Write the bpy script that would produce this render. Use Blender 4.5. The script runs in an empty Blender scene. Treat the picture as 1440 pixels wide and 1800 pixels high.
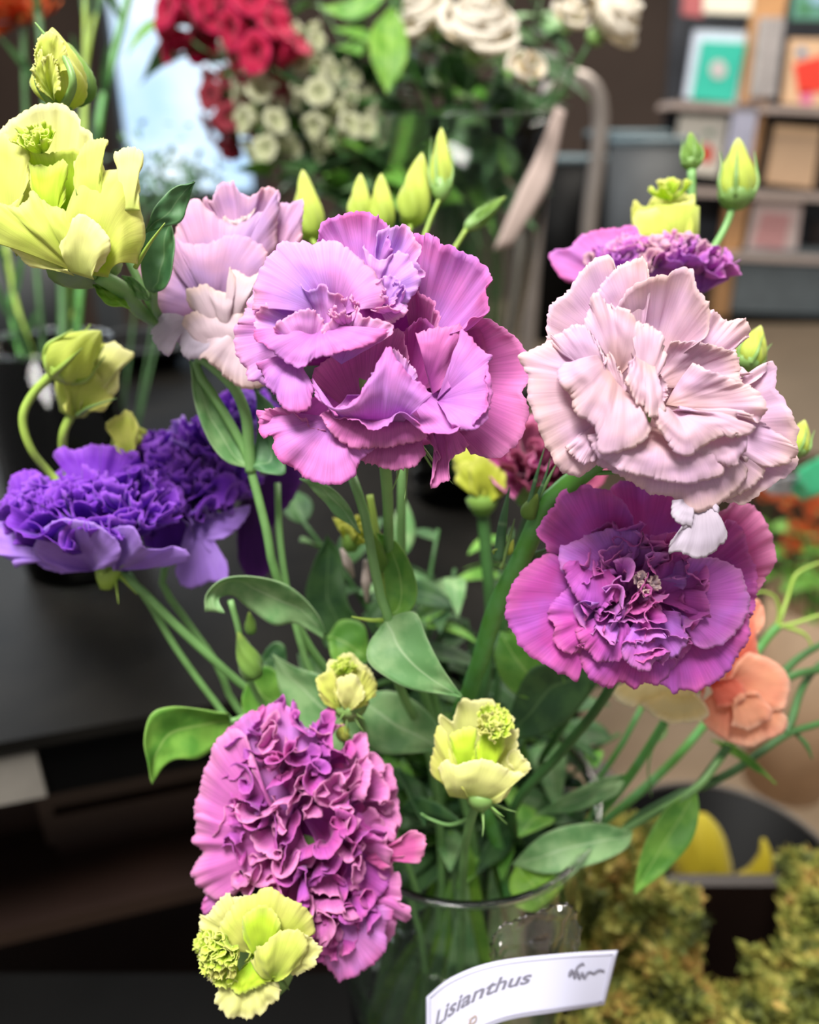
import bpy, math, random
import numpy as np
from mathutils import Vector, Matrix
PI = math.pi
scene = bpy.context.scene
C = bpy.data.collections.new('shop'); scene.collection.children.link(C)

# ---------------------------------------------------------------- camera
FPX = 1400.0; PITCH = math.radians(25); CAMZ = 1.35
cd = bpy.data.cameras.new('camera'); cam = bpy.data.objects.new('camera', cd); C.objects.link(cam)
cam.location = (0, 0, CAMZ); cam.rotation_euler = (PI/2 - PITCH, 0, 0)
cd.sensor_fit = 'VERTICAL'; cd.sensor_height = 36.0; cd.lens = 36.0*FPX/1800
cd.clip_start = 0.01; cd.clip_end = 100
cd.dof.use_dof = True; cd.dof.focus_distance = 0.285; cd.dof.aperture_fstop = 4.8
scene.camera = cam

# ---------------------------------------------------------------- light
scene.view_settings.view_transform = 'Standard'; scene.view_settings.look = 'None'
scene.view_settings.exposure = 0.42; scene.view_settings.gamma = 1.0
w = bpy.data.worlds.new('world'); scene.world = w; w.use_nodes = True
bg = w.node_tree.nodes['Background']
bg.inputs[0].default_value = (1.0, 0.98, 0.96, 1); bg.inputs[1].default_value = 0.31
def area(name, loc, target, size, power, col):
    l = bpy.data.lights.new(name, 'AREA'); l.shape = 'RECTANGLE'; l.size = size[0]; l.size_y = size[1]
    l.energy = power; l.color = col
    o = bpy.data.objects.new(name, l); C.objects.link(o); o.location = loc
    o.rotation_euler = (Vector(target) - Vector(loc)).to_track_quat('-Z', 'Y').to_euler()
    return o
area('shop_ceiling_light', (-0.35, -0.25, 2.9), (0.05, 0.3, 1.2), (0.9, 0.5), 62, (1.0, 0.97, 0.93))
area('shop_ceiling_light', (0.9, 2.4, 3.0), (0.9, 2.2, 0.6), (1.4, 1.0), 55, (1.0, 0.93, 0.84))
area('shop_window_light', (-1.5, 2.6, 2.3), (0.1, 0.4, 1.1), (1.2, 1.2), 30, (0.86, 0.93, 1.0))

# ---------------------------------------------------------------- helpers
PR, PU, PF = Vector((1,0,0)), Vector((0, math.sin(PITCH), math.cos(PITCH))), Vector((0, math.cos(PITCH), -math.sin(PITCH)))
R3, U3, F3 = np.array(PR), np.array(PU), np.array(PF)
CAM = np.array((0, 0, CAMZ))
def P(x, y, d):
    "world point seen at pixel x,y of the 1440x1800 photograph, d metres along the view axis"
    return CAM + d*F3 + (x-720)/FPX*d*R3 + (900-y)/FPX*d*U3
def onz(x, y, z):
    r = F3 + (x-720)/FPX*R3 + (900-y)/FPX*U3
    return CAM + r*((z-CAMZ)/r[2])
def ony(x, y, yy):
    r = F3 + (x-720)/FPX*R3 + (900-y)/FPX*U3
    return CAM + r*(yy/r[1])
def lin(c):
    if isinstance(c, str):
        c = tuple(int(c[i:i+2], 16)/255 for i in (0,2,4))
    return tuple((x/12.92 if x <= .04045 else ((x+.055)/1.055)**2.4) for x in c) + (1,)
def catmull(pts, n, closed=False):
    p = np.array(pts, float)
    if len(p) == 2:
        t = np.linspace(0,1,n)[:,None]; return p[0]*(1-t)+p[1]*t
    q = np.vstack([2*p[0]-p[1], p, 2*p[-1]-p[-2]])
    seg = np.linalg.norm(np.diff(p, axis=0), axis=1)**.6 + 1e-9
    cum = np.concatenate([[0], np.cumsum(np.linalg.norm(np.diff(p, axis=0), axis=1)+1e-9)])
    s = np.linspace(0, cum[-1], n); out = np.zeros((n, p.shape[1]))
    idx = np.clip(np.searchsorted(cum, s, side='right')-1, 0, len(p)-2)
    t = ((s-cum[idx])/(cum[idx+1]-cum[idx]))[:,None]
    a, b, c, d = q[idx], q[idx+1], q[idx+2], q[idx+3]
    return .5*((2*b)+(-a+c)*t+(2*a-5*b+4*c-d)*t**2+(-a+3*b-3*c+d)*t**3)
def grid_normals(G):
    du = np.gradient(G, axis=0); dv = np.gradient(G, axis=1)
    N = np.cross(du, dv); L = np.linalg.norm(N, axis=2, keepdims=True); L[L<1e-12] = 1
    return N/L
def grid_faces(nu, nv, wrap=False):
    f = []
    for i in range(nu if wrap else nu-1):
        i2 = (i+1) % nu
        for j in range(nv-1):
            f.append((i*nv+j, i2*nv+j, i2*nv+j+1, i*nv+j+1))
    return f
class MB:
    "collects shapes into one mesh"
    def __init__(s): s.v = []; s.f = []; s.uv = []
    def add(s, v, f, uv=None):
        o = len(s.v); s.v += [tuple(p) for p in v]; s.f += [tuple(i+o for i in q) for q in f]
        s.uv += [tuple(q) for q in uv] if uv is not None else [(0,0)]*len(v); return s
    def grid(s, G, wrap=False, uv=None):
        nu, nv = G.shape[:2]
        if uv is None:
            a = np.linspace(0,1,nu); b = np.linspace(0,1,nv)
            uv = np.stack(np.meshgrid(a,b,indexing='ij'),-1)
        return s.add(G.reshape(-1,3), grid_faces(nu,nv,wrap), uv.reshape(-1,2))
    def box(s, c, d, rz=0, M=None):
        x,y,z = d[0]/2,d[1]/2,d[2]/2
        v = [Vector((a*x,b*y,e*z)) for a in(-1,1) for b in(-1,1) for e in(-1,1)]
        R = M if M is not None else Matrix.Rotation(rz,3,'Z')
        v = [R@p+Vector(c) for p in v]
        return s.add(v,[(0,1,3,2),(4,6,7,5),(0,4,5,1),(2,3,7,6),(0,2,6,4),(1,5,7,3)],[(p.x,p.z) for p in v])
    def tube(s, pts, r, n=10, seg=None, cap=True):
        pts = np.array([np.array(p) for p in pts], float)
        m = seg or max(2, (len(pts)-1)*7+1)
        Q = catmull(pts, m); r = np.atleast_1d(np.array(r,float))
        rr = np.interp(np.linspace(0,1,m), np.linspace(0,1,len(r)), r)
        T = np.gradient(Q, axis=0); T /= np.linalg.norm(T,axis=1,keepdims=True)+1e-12
        a = np.cross(T[0], (0.3,0.9,0.2)); a /= np.linalg.norm(a)
        G = np.zeros((m+ (2 if cap else 0), n, 3))
        ang = np.linspace(0,2*PI,n,endpoint=False)
        rows = []
        for i in range(m):
            a = a - T[i]*a.dot(T[i]); a /= np.linalg.norm(a); b = np.cross(T[i], a)
            rows.append(Q[i] + rr[i]*(np.cos(ang)[:,None]*a + np.sin(ang)[:,None]*b))
        if cap: rows = [np.repeat(Q[:1],n,0)]+rows+[np.repeat(Q[-1:],n,0)]
        G = np.array(rows).transpose(1,0,2)
        return s.grid(G, wrap=True)
    def lathe(s, prof, c, n=48, axis=(0,0,1), lobes=0, la=0, twist=0):
        ax = np.array(axis,float); ax /= np.linalg.norm(ax)
        a = np.cross(ax,(0.2,0.1,1) if abs(ax[2])<.9 else (1,0,0)); a /= np.linalg.norm(a); b = np.cross(ax,a)
        ang = np.linspace(0,2*PI,n,endpoint=False); c = np.array(c,float)
        G = np.zeros((n,len(prof),3)); hmax = max(abs(h) for _,h in prof)+1e-9
        for j,(r,h) in enumerate(prof):
            k = r*(1+la*np.cos(lobes*(ang+twist*h/hmax))) if lobes else r*np.ones(n)
            G[:,j] = c+ax*h + (k*np.cos(ang))[:,None]*a + (k*np.sin(ang))[:,None]*b
        return s.grid(G, wrap=True)
def fan(v): return v
PARTS = 0
class Thing:
    "an Empty at the thing's base that parents its parts"
    def __init__(s, name, label, cat, base, group=None):
        o = bpy.data.objects.new(name, None); C.objects.link(o); o.empty_display_size = .02
        s.o = o; s.base = np.array(base, float); o.location = tuple(s.base)
        o['label'] = label; o['category'] = cat
        if group: o['group'] = group
    def part(s, name, mb, mat, parent=None, solid=0, label=None, kind=None, smooth=True, offset=-1):
        ob = mk(name, mb, mat, s.base, solid, smooth, offset)
        ob.parent = parent or s.o
        if label: ob['label'] = label
        if kind: ob['kind'] = kind
        return ob
def mk(name, mb, mat, base=(0,0,0), solid=0, smooth=True, offset=-1):
    me = bpy.data.meshes.new(name)
    v = np.array(mb.v) - np.array(base)
    me.from_pydata(v.tolist(), [], mb.f); me.update()
    uvl = me.uv_layers.new(name='UVMap')
    idx = np.empty(len(me.loops), int); me.loops.foreach_get('vertex_index', idx)
    uvl.data.foreach_set('uv', np.array(mb.uv, float)[idx].ravel())
    if smooth: me.polygons.foreach_set('use_smooth', [True]*len(me.polygons))
    me.materials.append(mat)
    ob = bpy.data.objects.new(name, me); C.objects.link(ob)
    if solid:
        m = ob.modifiers.new('thickness', 'SOLIDIFY'); m.thickness = solid; m.offset = offset
    return ob
def solo(name, mb, mat, label, cat, base, group=None, kind=None, solid=0, smooth=True):
    ob = mk(name, mb, mat, base, solid, smooth); ob.location = tuple(base)
    if kind != 'structure':
        ob['label'] = label; ob['category'] = cat
    if group: ob['group'] = group
    if kind: ob['kind'] = kind
    return ob
def struct(name, mb, mat, smooth=False):
    ob = mk(name, mb, mat, (0,0,0), 0, smooth); ob['kind'] = 'structure'; return ob
# ---------------------------------------------------------------- materials
def newmat(name):
    m = bpy.data.materials.new(name); m.use_nodes = True; nt = m.node_tree; nt.nodes.clear()
    return m, nt, nt.nodes.new, nt.links.new
def ramp(N, stops):
    r = N('ShaderNodeValToRGB'); e = r.color_ramp.elements
    while len(e) > 1: e.remove(e[-1])
    e[0].position = stops[0][0]; e[0].color = stops[0][1]
    for p, c in stops[1:]:
        k = e.new(p); k.color = c
    return r
def plain(name, col, rough=.6, metal=0, var=0.0, scale=20, col2=None, bump=0, spec=.5, emit=None):
    m, nt, N, L = newmat(name)
    out = N('ShaderNodeOutputMaterial'); b = N('ShaderNodeBsdfPrincipled'); L(b.outputs[0], out.inputs[0])
    b.inputs['Roughness'].default_value = rough; b.inputs['Metallic'].default_value = metal
    b.inputs['Specular IOR Level'].default_value = spec
    tc = N('ShaderNodeTexCoord'); nz = N('ShaderNodeTexNoise'); nz.inputs['Scale'].default_value = scale
    nz.inputs['Detail'].default_value = 5; L(tc.outputs['Object'], nz.inputs[0])
    c1 = lin(col); c2 = lin(col2) if col2 else tuple(x*(1-var) for x in c1[:3])+(1,)
    r = ramp(N, [(.35, c2), (.65, c1)]); L(nz.outputs[0], r.inputs[0]); L(r.outputs[0], b.inputs['Base Color'])
    if bump:
        bp = N('ShaderNodeBump'); bp.inputs['Strength'].default_value = bump; bp.inputs['Distance'].default_value = .002
        L(nz.outputs[0], bp.inputs['Height']); L(bp.outputs[0], b.inputs['Normal'])
    if emit:
        b.inputs['Emission Color'].default_value = lin(emit[0]); b.inputs['Emission Strength'].default_value = emit[1]
    return m
def petal_mat(name, base, mid, edge, blotch=None, streak=.16, trans=.35, edgepos=.93, bumpy=.16):
    "UV.y runs base to rim, UV.x across the petal"
    m, nt, N, L = newmat(name)
    out = N('ShaderNodeOutputMaterial'); b = N('ShaderNodeBsdfPrincipled'); t = N('ShaderNodeBsdfTranslucent')
    mix = N('ShaderNodeMixShader'); mix.inputs[0].default_value = trans
    L(b.outputs[0], mix.inputs[1]); L(t.outputs[0], mix.inputs[2]); L(mix.outputs[0], out.inputs[0])
    b.inputs['Roughness'].default_value = .62; b.inputs['Specular IOR Level'].default_value = .25
    b.inputs['Sheen Weight'].default_value = .15
    uv = N('ShaderNodeUVMap'); uv.uv_map = 'UVMap'; sep = N('ShaderNodeSeparateXYZ'); L(uv.outputs[0], sep.inputs[0])
    r = ramp(N, [(0, lin(base)), (.55, lin(mid)), (edgepos-.12, lin(mid)), (1, lin(edge))]); L(sep.outputs[1], r.inputs[0])
    # fine veins running from base to rim
    mp = N('ShaderNodeMapping'); mp.inputs['Scale'].default_value = (90, 1.6, 1); L(uv.outputs[0], mp.inputs[0])
    nz = N('ShaderNodeTexNoise'); nz.inputs['Scale'].default_value = 1; nz.inputs['Detail'].default_value = 4; L(mp.outputs[0], nz.inputs[0])
    # broad blotches in the petal colour
    tc = N('ShaderNodeTexCoord'); nb = N('ShaderNodeTexNoise'); nb.inputs['Scale'].default_value = 55; nb.inputs['Detail'].default_value = 3
    L(tc.outputs['Object'], nb.inputs[0])
    col = r.outputs[0]
    if blotch:
        rb = ramp(N, [(.42, (0,0,0,1)), (.66, (.75,.75,.75,1))]); L(nb.outputs[0], rb.inputs[0])
        mx = N('ShaderNodeMix'); mx.data_type = 'RGBA'; L(rb.outputs[0], mx.inputs[0]); L(col, mx.inputs[6]); mx.inputs[7].default_value = lin(blotch)
        col = mx.outputs[2]
    rs = ramp(N, [(.3, (1-streak,)*3+(1,)), (.7, (1+streak*.6,)*3+(1,))]); L(nz.outputs[0], rs.inputs[0])
    mm = N('ShaderNodeMix'); mm.data_type = 'RGBA'; mm.blend_type = 'MULTIPLY'; mm.inputs[0].default_value = 1
    L(col, mm.inputs[6]); L(rs.outputs[0], mm.inputs[7])
    L(mm.outputs[2], b.inputs['Base Color']); L(mm.outputs[2], t.inputs[0])
    bp = N('ShaderNodeBump'); bp.inputs['Strength'].default_value = bumpy; bp.inputs['Distance'].default_value = .0006
    L(nz.outputs[0], bp.inputs['Height']); L(bp.outputs[0], b.inputs['Normal'])
    return m
def leaf_mat(name, c1, c2, vein, rough=.55, trans=.25):
    "UV.x along the leaf, UV.y across"
    m, nt, N, L = newmat(name)
    out = N('ShaderNodeOutputMaterial'); b = N('ShaderNodeBsdfPrincipled'); t = N('ShaderNodeBsdfTranslucent')
    mix = N('ShaderNodeMixShader'); mix.inputs[0].default_value = trans
    L(b.outputs[0], mix.inputs[1]); L(t.outputs[0], mix.inputs[2]); L(mix.outputs[0], out.inputs[0])
    b.inputs['Roughness'].default_value = rough
    uv = N('ShaderNodeUVMap'); uv.uv_map = 'UVMap'; sep = N('ShaderNodeSeparateXYZ'); L(uv.outputs[0], sep.inputs[0])
    tc = N('ShaderNodeTexCoord'); nb = N('ShaderNodeTexNoise'); nb.inputs['Scale'].default_value = 85; nb.inputs['Detail'].default_value = 6
    L(tc.outputs['Object'], nb.inputs[0])
    r = ramp(N, [(.40, lin(c2)), (.60, lin(c1))]); L(nb.outputs[0], r.inputs[0])
    a = N('ShaderNodeMath'); a.operation = 'SUBTRACT'; a.inputs[1].default_value = .5; L(sep.outputs[1], a.inputs[0])
    ab = N('ShaderNodeMath'); ab.operation = 'ABSOLUTE'; L(a.outputs[0], ab.inputs[0])
    rv = ramp(N, [(.0, (.75,.75,.75,1)), (.035, (0,0,0,1)), (.47, (0,0,0,1)), (.5, (.5,.5,.5,1))]); L(ab.outputs[0], rv.inputs[0])
    mx = N('ShaderNodeMix'); mx.data_type = 'RGBA'; L(rv.outputs[0], mx.inputs[0]); L(r.outputs[0], mx.inputs[6]); mx.inputs[7].default_value = lin(vein)
    L(mx.outputs[2], b.inputs['Base Color']); L(mx.outputs[2], t.inputs[0])
    return m
M = {}
M['pink'] = petal_mat('violet_pink_petal', 'b460bc', 'dc88d2', 'dc74bc', 'd090e4')
M['pink2'] = petal_mat('pink_petal', 'ac48a0', 'd274ba', 'de88c0', None)
M['pinkbright'] = petal_mat('bright_pink_petal', 'bc6cce', 'e29cde', 'f0acd4', 'c89cee')
M['pale'] = petal_mat('pale_blush_petal', 'dab4ac', 'dfbcca', 'e8cac8', 'dab6da', streak=.08)
M['palew'] = petal_mat('white_blush_petal', 'c4b6c4', 'cabece', 'd0c6d2', None, streak=.08)
M['magenta'] = petal_mat('magenta_petal', '962c86', 'ca54b2', 'd66cb6', 'bc62cc')
M['magenta2'] = petal_mat('deep_magenta_petal', '7c1c78', 'b542a8', 'd768b0', None)
M['candy'] = petal_mat('candy_pink_petal', 'b050b0', 'd878c4', 'e898cc', None)
M['rosepink'] = petal_mat('rose_pink_petal', 'a83a88', 'd062a4', 'e592bd', None)
M['orchid'] = petal_mat('orchid_petal', '9c40b0', 'cc6ccc', 'd884cc', 'bc80e4')
M['mauve'] = petal_mat('mauve_petal', 'b088bc', 'd0a0c4', 'e4b6c4', 'c09cd4', streak=.1)
M['mauvepale'] = petal_mat('pale_mauve_petal', 'd8c6c2', 'dcc6cf', 'ecd2cc', None, streak=.08)
M['lime'] = petal_mat('lime_petal', 'b0cc34', 'd6e068', 'e8e690', 'd8d674', streak=.07)
M['limedeep'] = petal_mat('deep_lime_petal', '98c81c', 'c8e23e', 'e0ea78', None, streak=.08)
M['cream'] = petal_mat('cream_lime_petal', 'cfdc70', 'e4e492', 'eeeaae', None, streak=.07)
M['limeol'] = petal_mat('olive_lime_petal', '8f9a22', 'b3bb3c', 'c6c85c', None, streak=.1)
M['purple'] = petal_mat('purple_petal', '541898', '8638cc', 'a860e0', '9648d4')
M['purple2'] = petal_mat('deep_purple_petal', '441080', '7028b8', '8c40cc', None)
M['lilac'] = petal_mat('lilac_petal', '8a58c8', 'ad80e0', 'b488e4', 'bd96ea', streak=.1)
M['plum'] = petal_mat('plum_petal', '3a1450', '5a2078', '6c2c88', None)
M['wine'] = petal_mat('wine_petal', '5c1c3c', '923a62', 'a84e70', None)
M['peach'] = petal_mat('peach_petal', 'eaa070', 'f6b490', 'fbd0b4', 'f09a80', streak=.1)
M['coral'] = petal_mat('coral_petal', 'e86848', 'ea7a62', 'f09a80', None, streak=.1)
M['butter'] = petal_mat('butter_petal', 'ecd068', 'f2dfa4', 'f6ecd0', None, streak=.08)
M['red'] = petal_mat('crimson_petal', '84082c', 'b80c40', 'd42860', None)
M['darkred'] = petal_mat('dark_red_petal', '5c1820', '8a2434', 'a04048', None)
M['white'] = petal_mat('white_petal', 'a4ac78', 'bcbe98', 'd0d0b8', None, streak=.06)
M['rose'] = petal_mat('cream_rose_petal', 'e6d2a0', 'efe6d4', 'f4eee2', None, streak=.05)
M['yellow'] = petal_mat('yellow_petal', 'b09c1c', 'c8b42c', 'd4c440', None)
M['orange'] = petal_mat('orange_petal', 'b03c14', 'cf5a24', 'd87838', None)
M['leaf'] = leaf_mat('leaf_green', '8fb67a', '689a5c', 'b4cea0')
M['leafb'] = leaf_mat('leaf_bright', '80b648', '5c9a36', 'a8cc70')
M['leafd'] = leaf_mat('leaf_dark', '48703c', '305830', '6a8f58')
M['leafbl'] = leaf_mat('leaf_blue_green', '5c8c5a', '46784c', '8cb080')
M['leafy'] = leaf_mat('leaf_lime', '86b83c', '68a02c', 'a8cc5c', trans=.35)
M['stem'] = plain('stem_green', '78a860', .5, var=.25, scale=60)
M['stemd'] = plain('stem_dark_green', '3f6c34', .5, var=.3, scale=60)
M['stemy'] = plain('stem_yellow_green', '9cba4c', .5, var=.2, scale=60)
M['stemv'] = plain('stem_vivid_green', '4c8a2c', .45, var=.3, scale=80, col2='5c9c54')
M['calyx'] = plain('calyx_green', '7da356', .5, var=.25, scale=60)
M['budl'] = petal_mat('bud_lime', '90b03e', 'ccd860', 'e0e688', None, streak=.12)
M['budg'] = petal_mat('bud_green', '5c8a3a', '7fa548', 'a4bc58', None, streak=.12)
M['black'] = plain('black_painted_wood', '1c1a17', .5, var=.5, scale=7, col2='0c0b0a', bump=.2, spec=.06)
M['blackm'] = plain('black_plastic', '060606', .5, var=.3, spec=.12)
M['darkgrey'] = plain('dark_grey_paint', '3a3d3f', .6, var=.2)
M['brown'] = plain('dark_brown_wood', '2c1a12', .5, var=.5, scale=5)
M['oak'] = plain('oak_wood', 'b98a5c', .55, var=.2, scale=8)
M['steel'] = plain('brushed_steel', 'a59b93', .4, .6, var=.15)
M['lip'] = plain('metal_edge_reflection', 'c8c0b4', .35, .5, var=.5, scale=9)  # metal lip, its colour lightened to carry the reflection on the edge
M['paper'] = plain('label_paper', 'c6c6da', .6, var=.03, spec=.3)
M['ink'] = plain('grey_ink', '6c6a78', .7)
M['inkl'] = plain('pale_ink', '9a98a8', .7)
M['taupe'] = plain('taupe_card', 'a89890', .6, var=.1)
def glass(name, tint=(0.97,1,0.98), rough=0.0, ior=1.3):
    m, nt, N, L = newmat(name)
    out = N('ShaderNodeOutputMaterial'); g = N('ShaderNodeBsdfPrincipled')
    g.inputs['Base Color'].default_value = tint+(1,); g.inputs['Transmission Weight'].default_value = 1
    g.inputs['Roughness'].default_value = rough; g.inputs['IOR'].default_value = ior
    L(g.outputs[0], out.inputs[0]); return m
M['glass'] = glass('clear_glass', (0.93,0.97,0.95), 0.02, 1.45)
M['glassb'] = glass('background_glass', (0.93,0.97,0.95), 0.05, 1.25); M['glassb'].node_tree.nodes['Principled BSDF'].inputs['Specular IOR Level'].default_value = .1
M['water'] = glass('water', (0.93,0.98,0.93), 0.0, 1.33)
# ---------------------------------------------------------------- plant builders
rng = np.random.default_rng(7)
def wob(u, f, k=5, r=None, ph=0):
    r = r or rng; s = 0
    for i in range(k):
        s = s + np.sin(2*PI*(f*(.55+.35*i)*u + r.random()) + ph)*(1/(1+.45*i))
    return s/1.8
def petal_grid(rim, base, cup=(0,0,0), nu=64, nv=20, ruffle=.0012, rf=2.6, pleat=.00012, pf=12, serr=.0007, sf=26, curl=0, crum=.00035, vpow=1.0, r=None):
    r = r or rng
    R = catmull(rim, nu); base = np.array(base, float)
    u = np.linspace(0,1,nu); v = np.linspace(0,1,nv)
    B = np.repeat(base[None], nu, 0) if base.ndim == 1 else base[0]+(base[1]-base[0])*u[:,None]
    D = R-B; Ln = np.linalg.norm(D, axis=1, keepdims=True)+1e-9
    # jagged, slightly notched rim
    s = serr*(wob(u, sf, 5, r)*.6 + .25*wob(u, sf*2.2, 3, r))
    V = v[None,:,None]; g = V**vpow
    G = B[:,None]+D[:,None]*g + np.array(cup)[None,None]*(4*V*(1-V)) + (D/Ln)[:,None]*(s[:,None,None]*V**8)
    Nn = grid_normals(G)
    # keep normals stable at the base
    w1, w2 = wob(u, rf, 4, r), wob(u, pf, 4, r)
    w3 = wob(u, rf*2.3, 4, r)
    V2 = v[None,:]
    disp = ruffle*(w1[:,None]*V2**1.6 + .55*w3[:,None]*V2**6) + pleat*w2[:,None]*V2**3 + curl*np.clip((V2-.68)/.32,0,1)**2
    if crum:
        a = np.sin(9*u[:,None]+7*V2+r.random()*9)*np.sin(5*u[:,None]-11*V2+r.random()*9)+.6*np.sin(21*u[:,None]+3*V2+r.random()*9)*np.sin(17*V2+r.random()*6)
        disp = disp + crum*a*V2
    return G + Nn*disp[:,:,None]
def pet(T, bloom, D, rim, base, mat, cup=0, **k):
    "petal whose rim and base are given as (x, y, cm behind the bloom's depth)"
    def W(q, dz=0):
        return P(q[0], q[1], D + (q[2] if len(q) > 2 else dz)*.01)
    dz = k.pop('dz', 0); bz = k.pop('bz', dz+1.0)
    rr = [W(q, dz) for q in rim]
    bb = np.array([W(q, bz) for q in base]) if isinstance(base[0], (tuple, list)) else W(base, bz)
    mb = MB(); mb.grid(petal_grid(rr, bb, F3*cup*.01, **k))
    return T.part('petal', mb, M[mat], bloom, solid=.00025)
def frill(T, bloom, c, axis, L, n, mats, open0=12, open1=80, fan0=42, base_r=.0, seed=1, ruffle=.0022, rf=1.7, sx=1.0, flat=1.0, name='petal', nu=56, nv=12, squash=None, serr=.0009, start=0, cupf=.12):
    "whorl of ruffled petals about an axis: the inner ones upright, the outer ones open"
    r = np.random.default_rng(seed); ax = np.array(axis, float); ax /= np.linalg.norm(ax); c = np.array(c, float)
    a = np.cross(ax, U3+.01*R3); a /= np.linalg.norm(a); b = np.cross(a, ax)
    for k in range(start, n):
        f = (k+.5)/n; th = math.radians(open0+(open1-open0)*f**.8 + r.normal(0,6)); ph = k*2.39996+r.normal(0,.2)
        er = math.cos(ph)*a+math.sin(ph)*b; et = -math.sin(ph)*a+math.cos(ph)*b
        ln = L*(.62+.38*f)*(1+r.normal(0,.06)); hf = math.radians(fan0*(1.15-.25*f))
        t = np.linspace(-1,1,41)
        lift = 1-.16*np.abs(t)**2.2+.03*np.sin(t*9+ph)
        nw = rf*r.uniform(.8,1.25)*PI; p1_ = r.uniform(0,6); p2_ = r.uniform(0,6); am = ruffle*1.05
        rim = [c + ln*l*(math.sin(th)*(math.cos(hf*q)*er*1.0+math.sin(hf*q)*et*sx*1.25)+math.cos(th)*ax*flat*(1-.1*abs(q))) + am*(math.sin(nw*q+p1_)+.45*math.sin(2.1*nw*q+p2_))*(math.cos(th)*er-math.sin(th)*ax) + am*.7*math.cos(2*nw*q+2*p1_)*et for q,l in zip(t,lift)]
        if squash is not None:
            rim = [c+squash@(p-c) for p in rim]
        bs = c - ax*L*.12 + er*base_r
        cup = (ax*-math.sin(th)+er*math.cos(th))*ln*cupf
        G = petal_grid(rim, bs, cup, nu=nu, nv=nv, ruffle=ruffle*.18, rf=3, pleat=ruffle*.03, pf=7, crum=ruffle*.06, serr=serr, sf=16, curl=ruffle*.4*r.choice([-1,1,1.2]), r=r)
        T.part(name, MB().grid(G), M[mats[r.integers(len(mats))]], bloom, solid=.00025)
def receptacle(T, c, axis, r, h, mat='calyx', name='bloom', label=None, blen=None):
    "the green cup that carries a bloom's petals"
    prof = [(0.0002,-h),(r*.45,-h*.95),(r*.8,-h*.5),(r,0),(r*.75,h*.25),(0.0002,h*.35)]
    return T.part(name, MB().lathe(prof, c, 20, axis), M[mat], label=label)
def sepals(T, bloom, c, axis, L, n=5, w=.0012, mat='calyx', spread=.55, seed=0, curl=.2):
    r = np.random.default_rng(seed); ax = np.array(axis,float); ax /= np.linalg.norm(ax); c = np.array(c)
    a = np.cross(ax,(.1,.9,.3)); a /= np.linalg.norm(a); b = np.cross(ax,a)
    for k in range(n):
        ph = 2*PI*k/n+r.random(); er = math.cos(ph)*a+math.sin(ph)*b
        pts = [c+er*w, c+er*L*spread*.5+ax*L*.35, c+er*L*spread*.9+ax*L*.7, c+er*L*(spread+curl)+ax*L]
        T.part('sepal', MB().tube(pts,[w,w*.9,w*.5,w*.12],6), M[mat], bloom)
def bud(T, base, tip, R, mat='budl', sep=True, label=None, seed=0, lobes=5, la=.1, name='bud', smat='calyx'):
    base = np.array(base,float); tip = np.array(tip,float); ax = tip-base; L = np.linalg.norm(ax); ax /= L
    R = R*.88
    pr = [(0.0001,0),(R*.55,.03*L),(R*.88,.14*L),(R,.28*L),(R*.95,.42*L),(R*.78,.58*L),(R*.55,.73*L),(R*.34,.86*L),(R*.16,.95*L),(0.0001,L)]
    p2 = catmull(np.array(pr), 26)
    mb = MB(); mb.lathe([(max(q[0],.0001),q[1]) for q in p2], base, 30, ax, lobes, la, 2.2)
    ob = T.part(name, mb, M[mat], label=label)
    if sep: 
        r = np.random.default_rng(seed)
        a = np.cross(ax,(.1,.9,.3)); a /= np.linalg.norm(a); b = np.cross(ax,a)
        T.part('calyx', MB().lathe([(.0002,-.06*L),(R*.5,-.03*L),(R*.8,.05*L),(R*.98,.17*L),(R*.9,.19*L)], base, 20, ax), M[smat], ob)
        for k in range(5):
            ph = 2*PI*k/5+r.random()*.5; er = math.cos(ph)*a+math.sin(ph)*b
            pts = [base+er*R*.75+ax*.08*L, base+er*R*1.08+ax*.3*L, base+er*R*.98+ax*.55*L, base+er*R*(.7+.5*r.random())+ax*L*(.72+.1*r.random())]
            T.part('sepal', MB().tube(pts,[R*.17,R*.13,R*.07,R*.02],6), M[smat], ob)
    return ob
def leaf2(T, A, B, mat='leaf', fold=.25, name='leaf', parent=None, D=None, wave=.0006, label=None, na=34, nw=13):
    "leaf between two traced edges; points are (x, y, depth in m)"
    def W(q): return P(q[0], q[1], q[2] if len(q) > 2 else D)
    a = catmull([W(q) for q in A], na); b = catmull([W(q) for q in B], na)
    w = np.linspace(0,1,nw)[None,:,None]; G = a[:,None]*(1-w)+b[:,None]*w
    wid = np.linalg.norm(a-b,axis=1)[:,None,None]
    Nn = grid_normals(G); s = np.linspace(0,1,na)[:,None,None]
    sg = np.sign((Nn@F3).mean()) or 1
    G = G + Nn*sg*wid*fold*(1-np.abs(2*w-1)**1.3)*.6 + Nn*wave*np.sin(s*17)*np.sin(w*9)
    ob = T.part(name, MB().grid(G), M[mat], parent, solid=.0004, label=label); return ob
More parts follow.
